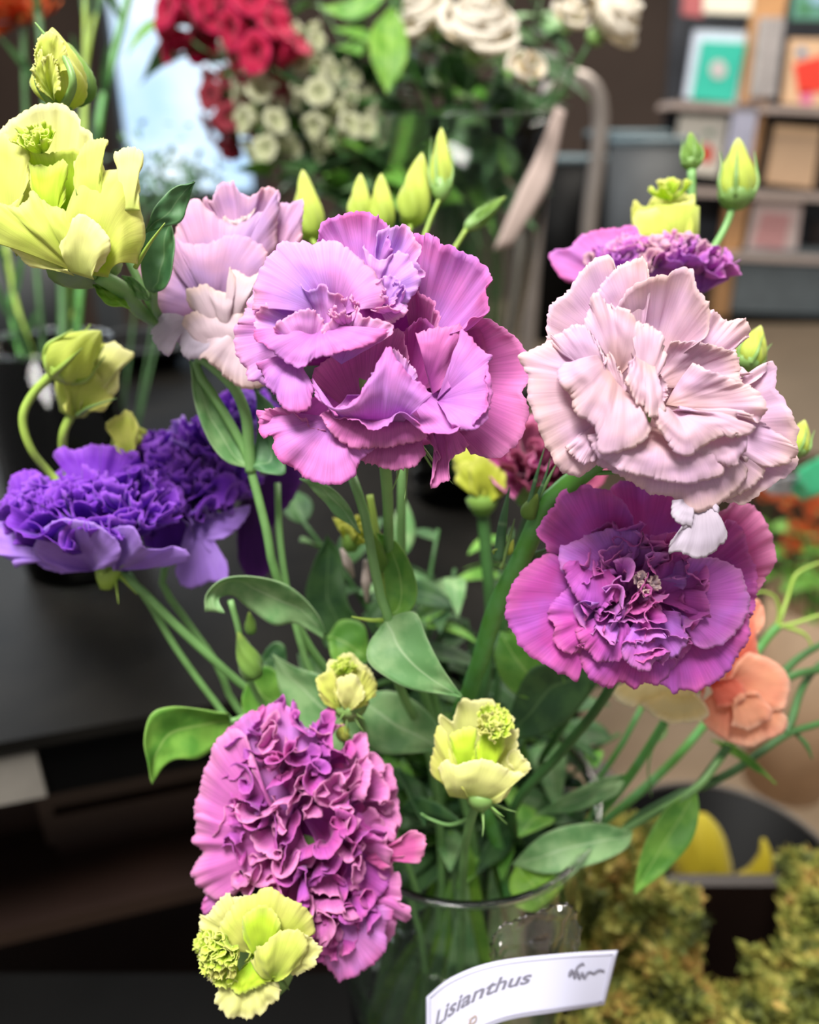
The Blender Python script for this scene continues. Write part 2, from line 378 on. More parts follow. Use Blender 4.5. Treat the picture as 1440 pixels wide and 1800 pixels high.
def lancet(T, base, dirn, L, wd, up, mat='leafd', droop=.3, name='leaf', fold=.3, seed=0, parent=None, mb=None):
    base = np.array(base,float); d = np.array(dirn,float); d /= np.linalg.norm(d); up = np.array(up,float)
    side = np.cross(d, up); side /= np.linalg.norm(side)+1e-9; nrm = np.cross(side, d)
    s = np.linspace(0,1,16); w = np.linspace(-1,1,7)
    mid = base + d*L*s[:,None] + np.array((0,0,-1))*droop*L*(s**2)[:,None]
    wid = wd*np.sin(PI*s**.75)**.9*(1-.15*s)+.0004
    G = mid[:,None]+side*(wid[:,None,None]*w[None,:,None]) + nrm*(wid[:,None,None]*fold*np.abs(w)[None,:,None])
    if mb is not None: mb.grid(G); return
    return T.part(name, MB().grid(G), M[mat], parent, solid=.0004)
def stem(T, pts, r, mat='stem', name='stem', parent=None, n=10):
    return T.part(name, MB().tube([q if len(q)==0 or isinstance(q,np.ndarray) else P(*q) for q in pts], r, n), M[mat], parent)
# ---------------------------------------------------------------- the shop
m_floor = plain('floor_sealed_screed', 'b39a80', .6, var=.12, scale=3, col2='a08a70')
struct('floor', MB().box((0, 3.5, -.05), (9, 11, .1)), m_floor)
struct('wall_back', MB().box((0, 5.05, 1.6), (9, .1, 3.4)), plain('brown_wall', '4e4038', .8, var=.2, scale=2))
struct('wall_left', MB().box((-3.05, 3.5, 1.6), (.1, 3.0, 3.4)), plain('brick_red_wall', '5c3226', .8, var=.3, scale=4))
struct('wall_right', MB().box((3.4, 3.6, 1.6), (.1, 2.8, 3.4)), plain('grey_wall', '5e5a54', .8, var=.2, scale=2))
# daylight window low in the back wall
wa, wb = ony(150, -160, 4.9), ony(455, 345, 4.9)
m_day = plain('daylight_pane', '9fc3e6', .3, var=.25, scale=2.2, col2='d6e6f4', emit=None)
nt = m_day.node_tree; bb = [n for n in nt.nodes if n.type == 'BSDF_PRINCIPLED'][0]; rr_ = [n for n in nt.nodes if n.type == 'VALTORGB'][0]
nt.links.new(rr_.outputs[0], bb.inputs['Emission Color']); bb.inputs['Emission Strength'].default_value = .85
wx, wz = (wa[0]+wb[0])/2, (wa[2]+wb[2])/2; ww, wh = abs(wb[0]-wa[0]), abs(wa[2]-wb[2])
struct('window_1', MB().box((wx, 4.97, wz), (ww, .02, wh)), m_day)
fr = MB()
for sx in (-1, 1): fr.box((wx+sx*ww/2, 4.94, wz), (.06, .08, wh+.06))
for sz in (-1, 1): fr.box((wx, 4.94, wz+sz*wh/2), (ww+.06, .08, .06))
struct('trim_1', fr, M['darkgrey'])

# black display counter: slab, metal edge strip with its reflection painted in, legs, lower shelf
CT = .90
f0, f1 = onz(-260, 1352, CT), onz(560, 1205, CT)
e = (f1-f0); e[2] = 0; e /= np.linalg.norm(e); nb = np.array((-e[1], e[0], 0))
cr = f1 + e*.38; cl = f0 - e*.5
T = Thing('display_counter', 'long black painted wooden counter with a dark lip, left behind the vase', 'counter', (0,1.1,0))
def slab(mb, a, b, depth, z0, z1, back=0.0):
    a = a+nb*back; b = b+nb*back
    q = [a, b, b+nb*depth, a+nb*depth]
    v = [(p[0],p[1],z) for z in (z0,z1) for p in q]
    mb.add(v, [(3,2,1,0),(4,5,6,7),(0,1,5,4),(1,2,6,5),(2,3,7,6),(3,0,4,7)], [(p[0],p[1]) for p in v]); return mb
T.part('counter_top', slab(MB(), cl, cr, 1.5, CT-.012, CT), M['black'], smooth=False)
T.part('apron', slab(MB(), cl, cr, 1.44, CT-.075, CT-.013, .012), M['blackm'], smooth=False)
T.part('edge_strip', slab(MB(), cl, f0+e*.13, .006, CT-.07, CT-.02, .005), M['lip'], smooth=False, label='metal strip with a bright reflection put into its colour')
for zz, nm in ((.62,'shelf'),(.2,'shelf')):
    T.part(nm, slab(MB(), cl, cr, 1.3, zz-.02, zz, .06), M['brown'], smooth=False)
for p in (cl+e*.3+nb*.1, cr-e*.08+nb*.1, cl+e*.3+nb*1.35, cr-e*.08+nb*1.35):
    T.part('leg', MB().box((p[0],p[1],(CT-.075)/2), (.05,.05,CT-.075)), M['blackm'], smooth=False)
for k, (px, wdt) in enumerate(((60,.3),(330,.28))):
    c = onz(px, 1500, .62)+nb*.14; c[2] = .62
    t = Thing('wooden_crate', ['dark brown slatted crate on the counter shelf, farther left', 'dark brown slatted crate on the counter shelf, nearer the flowers'][k], 'crate', c, 'crates under the counter')
    Mz = Matrix.Rotation(math.atan2(e[1],e[0]),3,'Z')
    t.part('crate_base', MB().box((c[0],c[1],.63),(wdt,.2,.02),M=Mz), M['brown'], smooth=False)
    for j in range(3):
        for s in (-1,1):
            q = c+nb*.1*s
            t.part('slat', MB().box((q[0],q[1],.66+.055*j),(wdt,.012,.042),M=Mz), M['brown'], smooth=False)
    for s in (-1,1):
        q = c+e*s*(wdt/2)
        t.part('crate_end', MB().box((q[0],q[1],.715),(.014,.21,.15),M=Mz), M['brown'], smooth=False)
# dark clutter on the far part of the counter
c = onz(268, 640, CT)
T = Thing('black_bowl', 'shallow black bowl on the counter behind the mauve bloom', 'bowl', c)
b_ = T.part('bowl', MB().lathe([(.0002,0),(.05,0),(.055,.006),(.10,.04),(.115,.055),(.108,.055),(.09,.035),(.04,.012),(.0002,.012)], c, 40), M['blackm'])
T.part('rim', MB().lathe([(.116,.052),(.119,.056),(.116,.06),(.112,.056),(.116,.052)], c, 40), M['darkgrey'], b_)
c = onz(40, 640, CT)
T = Thing('grey_tin', 'grey metal flower tin at the far left of the counter', 'bucket', c)
b_ = T.part('tin_body', MB().lathe([(.0002,0),(.10,0),(.125,.26),(.121,.26),(.097,.006),(.0002,.006)], c, 40), M['darkgrey'])
T.part('rim', MB().lathe([(.125,.255),(.13,.26),(.125,.266),(.12,.26),(.125,.255)], c, 40), M['steel'], b_)
c = onz(205, 612, CT)
T = Thing('black_post', 'dark square post standing on the counter behind the lime blooms', 'post', c)
T.part('post', MB().box((c[0],c[1],CT+.3),(.05,.05,.6)), M['darkgrey'], smooth=False); T.part('foot', MB().box((c[0],c[1],CT+.01),(.14,.14,.02)), M['blackm'], smooth=False)

# ---------------------------------------------------------------- main vase
VC = P(812, 1386, .45); VR = .0755; VH = .30; VB0 = VC - np.array((0,0,VH))
def vin(dx, dy, f=1.0):
    "a point inside the main vase: offsets in m from its axis, f = 0 at the rim, 1 at the foot"
    return VC + np.array((dx, dy, -VH*f*.93))
T = Thing('stand', 'low black stand under the vase of frilled flowers', 'stand', (VC[0]-.1, VC[1]-.02, 0))
bz = VB0[2]
T.part('stand_top', MB().box((VC[0]-.40, VC[1]-.18, bz-.011),(.98,.56,.02)), M['blackm'], smooth=False)
for sx in (-.8,.05):
    for sy in (-.40,.06): T.part('leg', MB().box((VC[0]+sx, VC[1]+sy, (bz-.021)/2),(.04,.04,bz-.021)), M['blackm'], smooth=False)
T = Thing('glass_vase', 'clear glass vase holding the frilled pink and lime flowers', 'vase', VB0)
prof = [(.0003,.0),(VR*.84,.0),(VR*.87,.004),(VR*.93,VH*.5),(VR,VH-.002),(VR+.001,VH),(VR-.0022,VH),(VR-.0032,VH-.004),(VR*.93-.003,VH*.5),(VR*.87-.003,.012),(.0003,.010)]
vb = T.part('vase_body', MB().lathe(prof, VB0, 96), M['glass'])
T.part('rim', MB().lathe([(VR+.0012+.0016*math.cos(a), VH+.0016*math.sin(a)) for a in np.linspace(0,2*PI,13)], VB0, 96), M['glass'])
T.part('water', MB().lathe([(.0003,.0125),(VR*.87-.0045,.0135),(VR*.93-.0042,VH*.5),(VR*.95-.0042,VH*.66),(.0003,VH*.66)], VB0, 64), M['water'])
# crinkled clear sheet added only to make glints above the card
G = petal_grid([P(862,1700,.352),P(868,1640,.352),P(900,1620,.352),P(950,1600,.353),P(1005,1590,.358),P(1020,1640,.362),P(1010,1690,.36)], [P(880,1705,.349),P(1010,1700,.357)], nu=60, nv=26, ruffle=.002, rf=5, crum=.0013, serr=.002)
T.part('added_glint_sheet', MB().grid(G), glass('clear_plastic',(1,1,1),.06,1.5), solid=.0003)
# flower name card taped to the front of the vase
LA = catmull([P(750,1752,.352), P(795,1717,.347), P(870,1690,.345), P(985,1676,.352), P(1086,1670,.368)], 60)
LB = catmull([P(750,1880,.345), P(800,1838,.340), P(880,1797,.338), P(980,1779,.345), P(1062,1766,.362)], 60)
G = LA[:,None]*(1-np.linspace(0,1,10)[None,:,None])+LB[:,None]*np.linspace(0,1,10)[None,:,None]
T = Thing('flower_name_card', 'curled white card with handwritten flower name on the vase front', 'card', G[20,9])
cardo = T.part('card', MB().grid(G), M['paper'], solid=.0004)
def oncard(s, t, h=.0007):
    s = min(max(s,0),.9999)*59; i = int(s); f = s-i
    a = LA[i]*(1-f)+LA[i+1]*f; b = LB[i]*(1-f)+LB[i+1]*f
    n = np.cross(LA[i+1]-LA[i], b-a); n /= np.linalg.norm(n); n *= -1 if n.dot(F3) > 0 else 1
    return a*(1-t)+b*t + n*h
def text_on(T, s, x0, y0, sc, mat, mapper, shear=.3, name='lettering', offset=.0, asp=1.0, rise=0):
    cu = bpy.data.curves.new('t', 'FONT'); cu.body = s; cu.shear = shear; cu.resolution_u = 3; cu.offset = offset
    ob = bpy.data.objects.new('t', cu); C.objects.link(ob); bpy.context.view_layer.update()
    me = bpy.data.meshes.new_from_object(ob.evaluated_get(bpy.context.evaluated_depsgraph_get()))
    mb = MB(); mb.add([mapper(x0+v.co.x*sc*asp, y0-v.co.y*sc-(v.co.x*sc*asp)*rise) for v in me.vertices], [tuple(p.vertices) for p in me.polygons])
    bpy.data.objects.remove(ob); bpy.data.curves.remove(cu); bpy.data.meshes.remove(me)
    return T.part(name, mb, mat)
text_on(T, 'Lisianthus', .06, .56, .30, M['ink'], oncard, .25, offset=.02, asp=.40, rise=.25)
def poly_on(pts, wd, mat, name='pen_stroke'):
    mb = MB(); mb.tube([oncard(*q) for q in pts], wd, 6, seg=len(pts)*5); return T.part(name, mb, mat)
poly_on([(.72,.36),(.735,.30),(.75,.36),(.765,.25),(.79,.20),(.80,.22)], .0005, M['ink'])
poly_on([(.72,.40),(.745,.34),(.755,.44),(.77,.34),(.785,.46),(.80,.36),(.815,.46),(.83,.38),(.85,.36),(.87,.39),(.90,.34),(.935,.36)], .0005, M['ink'])
for x in (.10,.18,.27): poly_on([(x,.86-x*.4),(x+.03,.84-x*.4),(x+.03,.92-x*.4),(x,.93-x*.4),(x+.01,.86-x*.4)], .0004, M['taupe'])
bl = MB()
for a, b in (((.03,.07),(.97,.07)),((.97,.07),(.97,.93)),((.97,.93),(.03,.93)),((.03,.93),(.03,.07))):
    bl.tube([oncard(a[0]*(1-t)+b[0]*t, a[1]*(1-t)+b[1]*t, .0006) for t in np.linspace(0,1,24)], .00022, 5, seg=24)
T.part('printed_border', bl, M['inkl'])

# ---------------------------------------------------------------- right side: side table, card rack, buckets
T = Thing('side_table', 'brown wooden table at the right carrying the card rack', 'table', (1.3,2.6,0))
T.part('table_top', MB().box((1.38,2.45,.735),(2.16,1.75,.03)), plain('worn_brown_table','5f5140',.65,var=.2,scale=4), smooth=False)
for sx in (.36,2.38):
    for sy in (1.65,3.25): T.part('leg', MB().box((sx,sy,.36),(.06,.06,.72)), M['brown'], smooth=False)
RY = 3.0
def rq(x0,y0,x1,y1,yy=RY): a = ony(x0,y0,yy); b = ony(x1,y1,yy); return a,b
def plate(px, py, yy=RY, th=.012):
    "slab whose face follows four pixels on the plane y = yy"
    q = [ony(x,y,yy) for x,y in zip(px,py)]; v = [tuple(p) for p in q]+[(p[0],p[1]+th,p[2]) for p in q]
    return MB().add(v, [(0,1,2,3),(7,6,5,4),(0,4,5,1),(1,5,6,2),(2,6,7,3),(3,7,4,0)], [(0,1),(1,1),(1,0),(0,0)]*2)
c = ony(1300,550,RY); c[2] = .75
T = Thing('card_rack', 'wooden and dark grey greeting card rack on the brown table', 'rack', c)
T.part('post', plate((1335,1395,1280,1250),(-60,-60,560,560), RY-.03, .03), M['oak'], smooth=False)
T.part('backboard', plate((1190,1500,1500,1150),(-60,-60,450,450), RY+.10, .02), plain('rack_charcoal','2c2f36',.6,var=.3), smooth=False)
T.part('rack_base', plate((1300,1520,1520,1285),(440,440,556,548), RY-.05, .2), plain('rack_grey','5c6468',.6,var=.2), smooth=False)
T.part('foot', MB().box((c[0]+.15,RY+.05,.757),(.62,.3,.014)), M['blackm'], smooth=False)
for yy_ in (178, 330, 440):
    T.part('ledge', plate((1185,1500,1500,1180),(yy_,yy_+14,yy_+26,yy_+12), RY-.07, .17), M['taupe'], smooth=False)
for yy_ in (196, 390):
    T.part('side_panel', plate((1430,1500,1500,1400),(yy_,yy_,yy_+150,yy_+150), RY+.06, .03), M['brown'], smooth=False)
def card(px, py, col, label, art=None, yy=RY-.02):
    q = ony(px[3],py[3],yy)
    t = Thing('greeting_card', label, 'card', q, 'greeting cards in the rack')
    o = t.part('card_front', plate(px,py,yy,.02), plain('card_'+col,col,.55,var=.05), smooth=False)
    if art:
        for pts, c2 in art:
            v = [ony(x,y,yy-.002) for x,y in pts]
            t.part('printed_shape', MB().add(v+[p+np.array((0,.0015,0)) for p in v],[tuple(range(len(v)))]+[(i,(i+1)%len(v),(i+1)%len(v)+len(v),i+len(v)) for i in range(len(v))]), plain('print_'+c2,c2,.6,var=.05), o, smooth=False)
def circ(x,y,r,n=14,ry=None): return [(x+r*math.cos(2*PI*k/n), y+(ry or r)*math.sin(2*PI*k/n)) for k in range(n)]
card((1222,1318,1300,1204),(52,56,184,172),'cfd6e6','pale envelope showing behind the teal card',yy=RY)
card((1236,1312,1290,1218),(72,76,180,174),'2fb09a','teal greeting card with a pale round motif',[(circ(1263,122,15,ry=17),'bcb4b4')])
card((1390,1500,1500,1375),(68,70,190,182),'d8b490','greeting card with a red and pink picture at the right edge',[([(1395,112),(1450,96),(1450,160),(1405,168)],'e03c2c'),(circ(1410,92,9),'6d8fae'),(circ(1418,172,12),'dc78a0')])
card((1198,1282,1262,1180),(202,206,310,300),'d3cdc0','cream greeting card with a red heart-like blot and green sprig',[(circ(1243,270,12,ry=18),'cf4a34'),(circ(1247,234,9,ry=5),'6f8f78')])
card((1364,1445,1428,1346),(220,226,332,322),'d9b48c','plain kraft brown envelope-sized card at the right',[([(1362,234),(1440,240),(1426,330),(1348,320)],'c2a283')])
card((1330,1412,1398,1310),(345,352,458,448),'cdb9b4','pinkish white card with a rose square, lowest in the rack',[([(1340,372),(1392,377),(1378,440),(1322,432)],'c48f8e')])
card((1240,1330,1322,1236),(-40,-40,26,22),'e4dcc8','cream card cut off by the top of the photo')
card((1400,1500,1500,1392),(-40,-40,36,34),'5a8f7c','green and blue card at the top right corner',[(circ(1415,14,9),'3f7a3c'),([(1422,-20),(1450,-20),(1450,8),(1424,6)],'8db4c8')])
card((1205,1236,1236,1200),(-30,-30,30,26),'a85a5c','narrow dusty red card beside the cream card at the top')
for k,(xa,ya,xb,yb,cc) in enumerate(((1348,30,1392,170,'b9b2b0'),(1302,182,1350,300,'b8b8cc'))):
    t = Thing('envelope_stack', ['grey stack of envelopes leaning on the upper post','bluish stack of envelopes lower on the post'][k], 'envelopes', ony(xa-10,yb,RY-.05), 'envelope stacks')
    for j in range(6):
        t.part('envelope', plate((xa+j*7-8,xa+j*7-3,xa+j*7-20,xa+j*7-25),(ya,ya,yb,yb), RY-.07, .03), plain('env'+cc,cc,.6,var=.25,scale=40), smooth=False)
# steel tube stand left of the rack
c = ony(1010,600,2.0); c[2] = .75
T = Thing('tube_stand', 'bent grey steel tube stand behind the white roses', 'stand', c)
def yw(x,y): return ony(x,y,2.0)
a0, a1 = yw(955,420), yw(1036,560); 
T.part('tube', MB().tube([(a1[0]-.0,2.0,.76), yw(1034,420), yw(1048,300), yw(1056,200), yw(1040,150), yw(1000,135), yw(968,150), yw(950,300), (yw(940,420)[0],2.0,.76)], .018, 14), M['steel'])
T.part('base_plate', MB().box(((a1[0]+yw(940,420)[0])/2,2.0,.756),(.26,.14,.012)), M['blackm'], smooth=False)
# dark buckets between stand and rack
for k,(px,yy,r,h,mt) in enumerate(((1130,2.5,.12,.60,'darkgrey'),(1085,2.85,.13,.62,'blackm'),(985,2.7,.13,.55,'blackm'))):
    c = ony(px,400,yy); c[2] = .75
    t = Thing('flower_bucket', ['grey flower bucket beside the card rack','black flower bucket behind the grey one','black flower bucket behind the steel tube stand'][k], 'bucket', c, 'buckets on the brown table')
    o = t.part('bucket_body', MB().lathe([(.0003,0),(r*.8,0),(r,h),(r*.97,h),(r*.77,.01),(.0003,.01)], c, 36), M[mt])
    t.part('rim', MB().lathe([(r,h-.01),(r+.008,h),(r,h+.01),(r-.008,h),(r,h-.01)], c, 36), plain('bucket_rim%d'%k, '5a6a70', .4), o)
# black bucket with yellow flowers on the floor side, lower right
c = onz(1275,1535,.62); c[2] = .40
r = .135; h = .22
T = Thing('black_bucket', 'wide black bucket with yellow petals inside, right of the vase', 'bucket', c)
T.part('bucket_body', MB().lathe([(.0003,0),(r*.8,0),(r,h),(r*.975,h),(r*.78,.012),(.0003,.012)], c, 60), M['blackm'])
T.part('rim', MB().lathe([(r,h-.004),(r+.004,h),(r,h+.004),(r-.004,h),(r,h-.004)], c, 60), plain('bucket_rim','4c4640',.5))
T.part('handle', MB().tube([P(1262,1608,.80),P(1310,1606,.79),P(1372,1612,.80)], .0055, 10), plain('handle_grey','b4aaa0',.5))
T = Thing('low_table', 'low dark table under the black bucket and moss', 'table', (.42,.52,0))
T.part('table_top', MB().box((.42,.52,.385),(.60,.48,.028)), M['blackm'], smooth=False)
for sx in(-.27,.27):
    for sy in (.31,.73): T.part('leg', MB().box((.42+sx,sy,.185),(.04,.04,.37)), M['blackm'], smooth=False)
b0 = P(1228,1600,.80)
T = Thing('yellow_flower', 'blurred yellow flower with a rounded petal and a curved horn-shaped petal', 'flower', np.array((b0[0],b0[1],.42)))
bl_ = T.part('stem', MB().tube([(b0[0],b0[1],.42), tuple(b0)], .004), M['stemd'])
T.part('petal', MB().grid(petal_grid([P(1190,1570,.8),P(1180,1500,.79),P(1205,1440,.78),P(1240,1430,.78),P(1275,1470,.78),P(1285,1530,.79),P(1270,1590,.8)], P(1230,1610,.81), -F3*.03, ruffle=.001)), M['yellow'], solid=.0006)
T.part('petal', MB().tube([P(1245,1590,.80),P(1285,1572,.79),P(1325,1550,.78),P(1345,1510,.77),P(1342,1475,.77)], [.012,.015,.014,.009,.002], 14), M['yellow'])
# ---------------------------------------------------------------- front: frilled violet-pink bloom
def away(ax): a = np.array(ax, float); return R3*a[0]+U3*a[1]-F3*a[2]   # axis as (right, up, towards the camera)
FSTEM = 'flowering stems in the main vase'
T = Thing('lisianthus', 'large frilled violet-pink open bloom on a green stem, centre front', 'flower', vin(.012,.0), FSTEM)
D = .28
bc = P(675,660,.298)
B = receptacle(T, bc, away((.1,.35,.9)), .014, .02, label='large frilled violet-pink bloom')
pet(T, B, D, [(430,640),(440,540),(490,470),(580,430),(700,450),(800,520),(850,600),(850,700),(800,760),(700,790),(580,790),(480,740)], (640,640), 'magenta2', dz=1.3, bz=2.2, cup=.3, nu=90)  # added backing petal, its dark colour stands in for shade between petals
def p1(rim, base, mat='pink', **k): return pet(T, B, D, rim, base, mat, **k)
p1([(812,590,1.2),(816,573,1.2),(840,560,1),(863,560,1),(902,589,.9),(927,628,.8),(934,660),(921,690),(930,723,.5),(917,772,.6),(900,790,.8),(878,805,.8),(850,803),(828,795)], (725,650), 'pink2', dz=.9, bz=2.0, cup=.5, nu=90)
p1([(826,780,.4),(812,795,0),(797,803,-.2),(794,825,-.3),(794,845,-.2),(775,848,-.2),(758,855,-.2),(768,830,0),(772,806,.1),(760,785,.4),(750,770,.6)], [(790,730,.6),(750,735,.6)], 'pink2', ruffle=.0014, cup=.1)
p1([(452,721,.6),(455,745,.5),(462,764,.4),(482,768,.2),(484,791,0),(500,810,0),(517,824,0),(535,838),(556,847,-.2),(594,850,-.3),(622,834,-.2),(630,815,0),(640,800,.1),(657,787,.2)], (590,735), 'pink', dz=0, bz=.5, cup=-.35, curl=-.001, nu=90, rf=4)
p1([(633,790,.6),(633,803,.5),(645,815,.4),(664,820,.4),(696,827,.3),(720,822,.3),(731,818,.3),(742,802,.4),(746,787,.5)], [(650,745),(735,745)], 'pink2', dz=.5, bz=.8, cup=-.2)
p1([(560,440,.9),(559,406,.7),(571,387,.6),(602,377,.6),(633,371,.6),(656,378,.6),(672,379,.5),(678,400,.4),(676,415,.3),(690,440,.2)], (640,515), 'pink', dz=.6, bz=1.1, cup=.25, ruffle=.0018, rf=4)
p1([(668,420,.3),(676,402,.3),(707,394,.2),(722,402,.2),(727,414,.1),(735,435,0),(732,453,0),(742,480,-.1),(730,500,-.1)], (655,520), 'pinkbright', dz=.2, bz=1, cup=.2, ruffle=.0018)
p1([(722,470,.9),(722,440,.8),(727,414,.7),(745,418,.5),(750,412,.4),(769,412,.2),(780,428,.0),(797,433,-.1),(815,448,-.2),(836,453,-.3),(855,475,-.4),(866,490,-.5),(858,515,-.5),(861,542,-.5),(848,556,-.5),(836,566,-.5),(810,573,-.6),(789,577,-.6)], (715,650), 'pink', dz=.3, bz=1.6, cup=.75, nu=100, rf=4, ruffle=.0016)
p1([(712,530,.2),(730,505,.3),(750,520,.2),(765,545,.1),(772,566,0),(785,585,0)], (735,655), 'pink2', bz=1.8, dz=.2, cup=.3)
# upper left dome and outer left rim
p1([(480,690,.4),(455,672,.3),(437,668,.3),(428,645,.3),(414,622,.3),(413,581,.3),(428,560,.3),(436,530,.3),(447,505,.3),(455,480,.2),(470,453,.2)], (560,590), 'pinkbright', dz=.3, bz=1.2, cup=-.35, nu=90, ruffle=.0014)
p1([(440,545,.0),(447,515,0),(458,480,0),(470,453,0),(485,435,0),(497,424,0),(515,428,0),(532,425,0),(548,428,0),(563,420,0),(590,424,-.1),(610,436,-.2),(635,455,-.3),(658,480,-.4),(672,505,-.5),(676,530,-.5),(668,545,-.5)], (590,565), 'pinkbright', dz=0, bz=.6, cup=-.75, nu=100, ruffle=.0007, rf=3)
p1([(640,430,0),(655,450,-.3),(680,455,-.3),(700,440,-.2),(722,452,-.4),(727,470,-.4),(739,492,-.4),(733,512,-.4),(718,528,-.5),(716,550,-.5),(700,562,-.6),(683,572,-.6)], (655,530), 'pinkbright', dz=-.4, bz=.2, cup=-.2, ruffle=.002, rf=4)
p1([(660,505,-.3),(672,490,-.5),(690,485,-.5),(705,500,-.6),(700,520,-.5),(690,545,-.5)], (668,548), 'pinkbright', dz=-.5, bz=0, ruffle=.002)
# inner frills on the left
p1([(452,590,-.2),(447,565,-.2),(456,542,-.3),(470,530,-.3),(482,511,-.3),(497,507,-.4),(515,510,-.5),(528,501,-.5),(548,508,-.5),(563,499,-.5),(575,512,-.5),(594,515,-.5),(612,530,-.5),(633,534,-.4)], (575,592), 'pinkbright', dz=-.5, bz=.0, cup=.15, ruffle=.0016, rf=4, nu=90)
p1([(470,610,-.6),(478,585,-.7),(487,572,-.8),(500,560,-.8),(520,548,-.9),(548,544,-.9),(562,552,-.8),(571,566,-.7),(573,590,-.7)], (545,628), 'pinkbright', dz=-.8, bz=-.2, cup=-.15, ruffle=.0014)
p1([(560,610,-.6),(565,580,-.7),(587,558,-.8),(602,552,-.8),(615,556,-.8),(629,540,-.8),(638,556,-.9),(660,560,-.9),(680,566,-1),(690,575,-1),(684,590,-1)], (600,640), 'pinkbright', dz=-.8, bz=-.3, ruffle=.0018, rf=4)
p1([(445,580,-.4),(450,600,-.5),(465,606,-.7),(480,618,-.8),(493,630,-.9),(517,645,-1.0),(534,645,-1.1),(555,630,-1.1),(580,626,-1.1),(605,618,-1.1),(635,612,-1.1),(662,600,-1),(684,580,-.9)], (565,575), 'pink', dz=-1, bz=-.3, cup=-.25, ruffle=.0012, nu=90)
p1([(455,640,-.3),(462,668,-.4),(478,690,-.5),(493,712,-.6),(520,725,-.7),(544,719,-.7),(548,700,-.6),(552,682,-.6)], (520,620), 'pink', dz=-.5, bz=.2, cup=-.3, ruffle=.0012)
# the cup: back wall, sides, lips
p1([(548,670,.3),(560,640,.1),(600,610,0),(650,590,-.3),(700,580,-.3),(712,600,0),(715,640,.2),(705,680,.3)], (635,735), 'pink2', dz=0, bz=.6, cup=.9)
p1([(690,600,.6),(712,575,.4),(740,560,.5),(768,590,.6),(770,640,.6),(755,680,.6)], (715,700), 'magenta', dz=.6, bz=1.2, cup=.5)
p1([(684,640,-.2),(690,612,-.3),(712,630,-.3),(728,648,-.2),(732,665,-.1),(726,685,0)], (700,705), 'pinkbright', dz=-.1, bz=.3, cup=-.1)
p1([(731,589,-.3),(745,580,-.4),(770,575,-.5),(790,574,-.5),(808,568,-.5),(810,600,-.2),(806,640,0),(793,675,.1)], [(748,650,-.3),(760,694,0)], 'pink2', dz=-.3, bz=0, cup=-.3, ruffle=.0008)
p1([(808,668,-.2),(806,620,-.5),(812,581,-.6),(828,592,-.8),(846,612,-.9),(867,628,-1),(858,640,-1),(862,665,-1.1),(866,690,-1.1),(862,715,-1.2),(855,740,-1.2),(832,757,-1.3),(812,756,-1.3),(798,750,-1.3)], (768,705), 'pink', dz=-1, bz=.1, cup=-.35, nu=90, rf=3)
p1([(860,650,-1),(865,690,-1.2),(858,733,-1.3),(835,757,-1.4),(812,750,-1.3),(800,765,-1.4),(775,764,-1.3),(750,770,-1.3),(735,765,-1.2),(723,752,-1.1),(703,737,-1),(685,752,-1),(664,760,-1),(640,753,-.9),(615,742,-.8),(590,735,-.6),(573,727,-.4)], [(790,690,0),(610,695,0)], 'pink', dz=-1, bz=0, cup=.45, curl=.0016, nu=110, ruffle=.0014, rf=4, vpow=1.1)
p1([(550,665,-.5),(552,690,-.7),(562,706,-.8),(590,716,-.9),(618,706,-1),(632,690,-1.1),(645,665,-1.2),(662,638,-1.2),(684,608,-1.2),(692,628,-1.2),(706,648,-1.2),(722,662,-1.2),(745,676,-1.1),(762,694,-1),(752,706,-.9)], [(600,738,-.2),(710,742,-.2)], 'pink', dz=-1, bz=-.2, cup=-.45, nu=110, ruffle=.0009, rf=3, serr=.0007)
p1([(560,728,-.4),(578,750,-.4),(590,768,-.4),(620,788,-.3),(660,788,-.3),(700,783,-.2),(735,776,-.2),(752,765,-.3)], [(590,718,.1),(730,718,.1)], 'pink2', dz=-.3, bz=.1, cup=-.2)
p1([(455,735,.3),(470,718,.2),(495,716,.1),(520,730,0),(545,745,0),(570,760,0)], (560,770), 'pink2', dz=.2, bz=.7)
for k,(x,y,s) in enumerate(((612,566,.011),(692,540,.010))):
    frill(T, B, P(x,y,.278), away((-.2,.6,.7)), s, 3, ['pinkbright'], 15, 50, 50, seed=k+3, ruffle=.0009)
stem(T, [P(672,700,.30),(676,800,.318),(682,880,.335),(684,960,.35),(690,1080,.375),(760,1260,.42), vin(.012,.0,.25), vin(.012,.0)], [.0026,.0022,.0022,.0022,.0024,.0026,.0026])
sepals(T, B, P(720,760,.30), away((.2,-.6,-.1)), .022, 4, .0007)

# pair of stems right of it carries the buds that stand behind the bloom
T = Thing('lisianthus', 'green stem with a cluster of lime buds standing behind the central bloom', 'flower', vin(-.01,.02), FSTEM)
stem(T, [(700,640,.40),(706,800,.372),(706,960,.375),(712,1080,.39),(770,1260,.425), vin(-.01,.02,.25), vin(-.01,.02)], [.002,.0022,.0024,.0026,.0026])
for k,(b,t,R,mt) in enumerate((((548,420),(532,298),.0085,'budl'),((632,400),(634,305),.0070,'budl'),((672,405),(670,305),.0075,'budl'),((722,395),(742,268),.0095,'budl'),((775,345),(776,224),.0068,'budl'),((822,400),(890,345),.0045,'budg'))):
    d = .41
    bud(T, P(*b,d), P(*t,d+.01), R, mt, sep=(k in (4,5)), seed=k, smat='calyx')
    stem(T, [(b[0],b[1],d),(b[0]+(690-b[0])*.3, b[1]+60, d),(700,560,.40)], [.0012,.0012,.0016], 'stemy', 'branch')

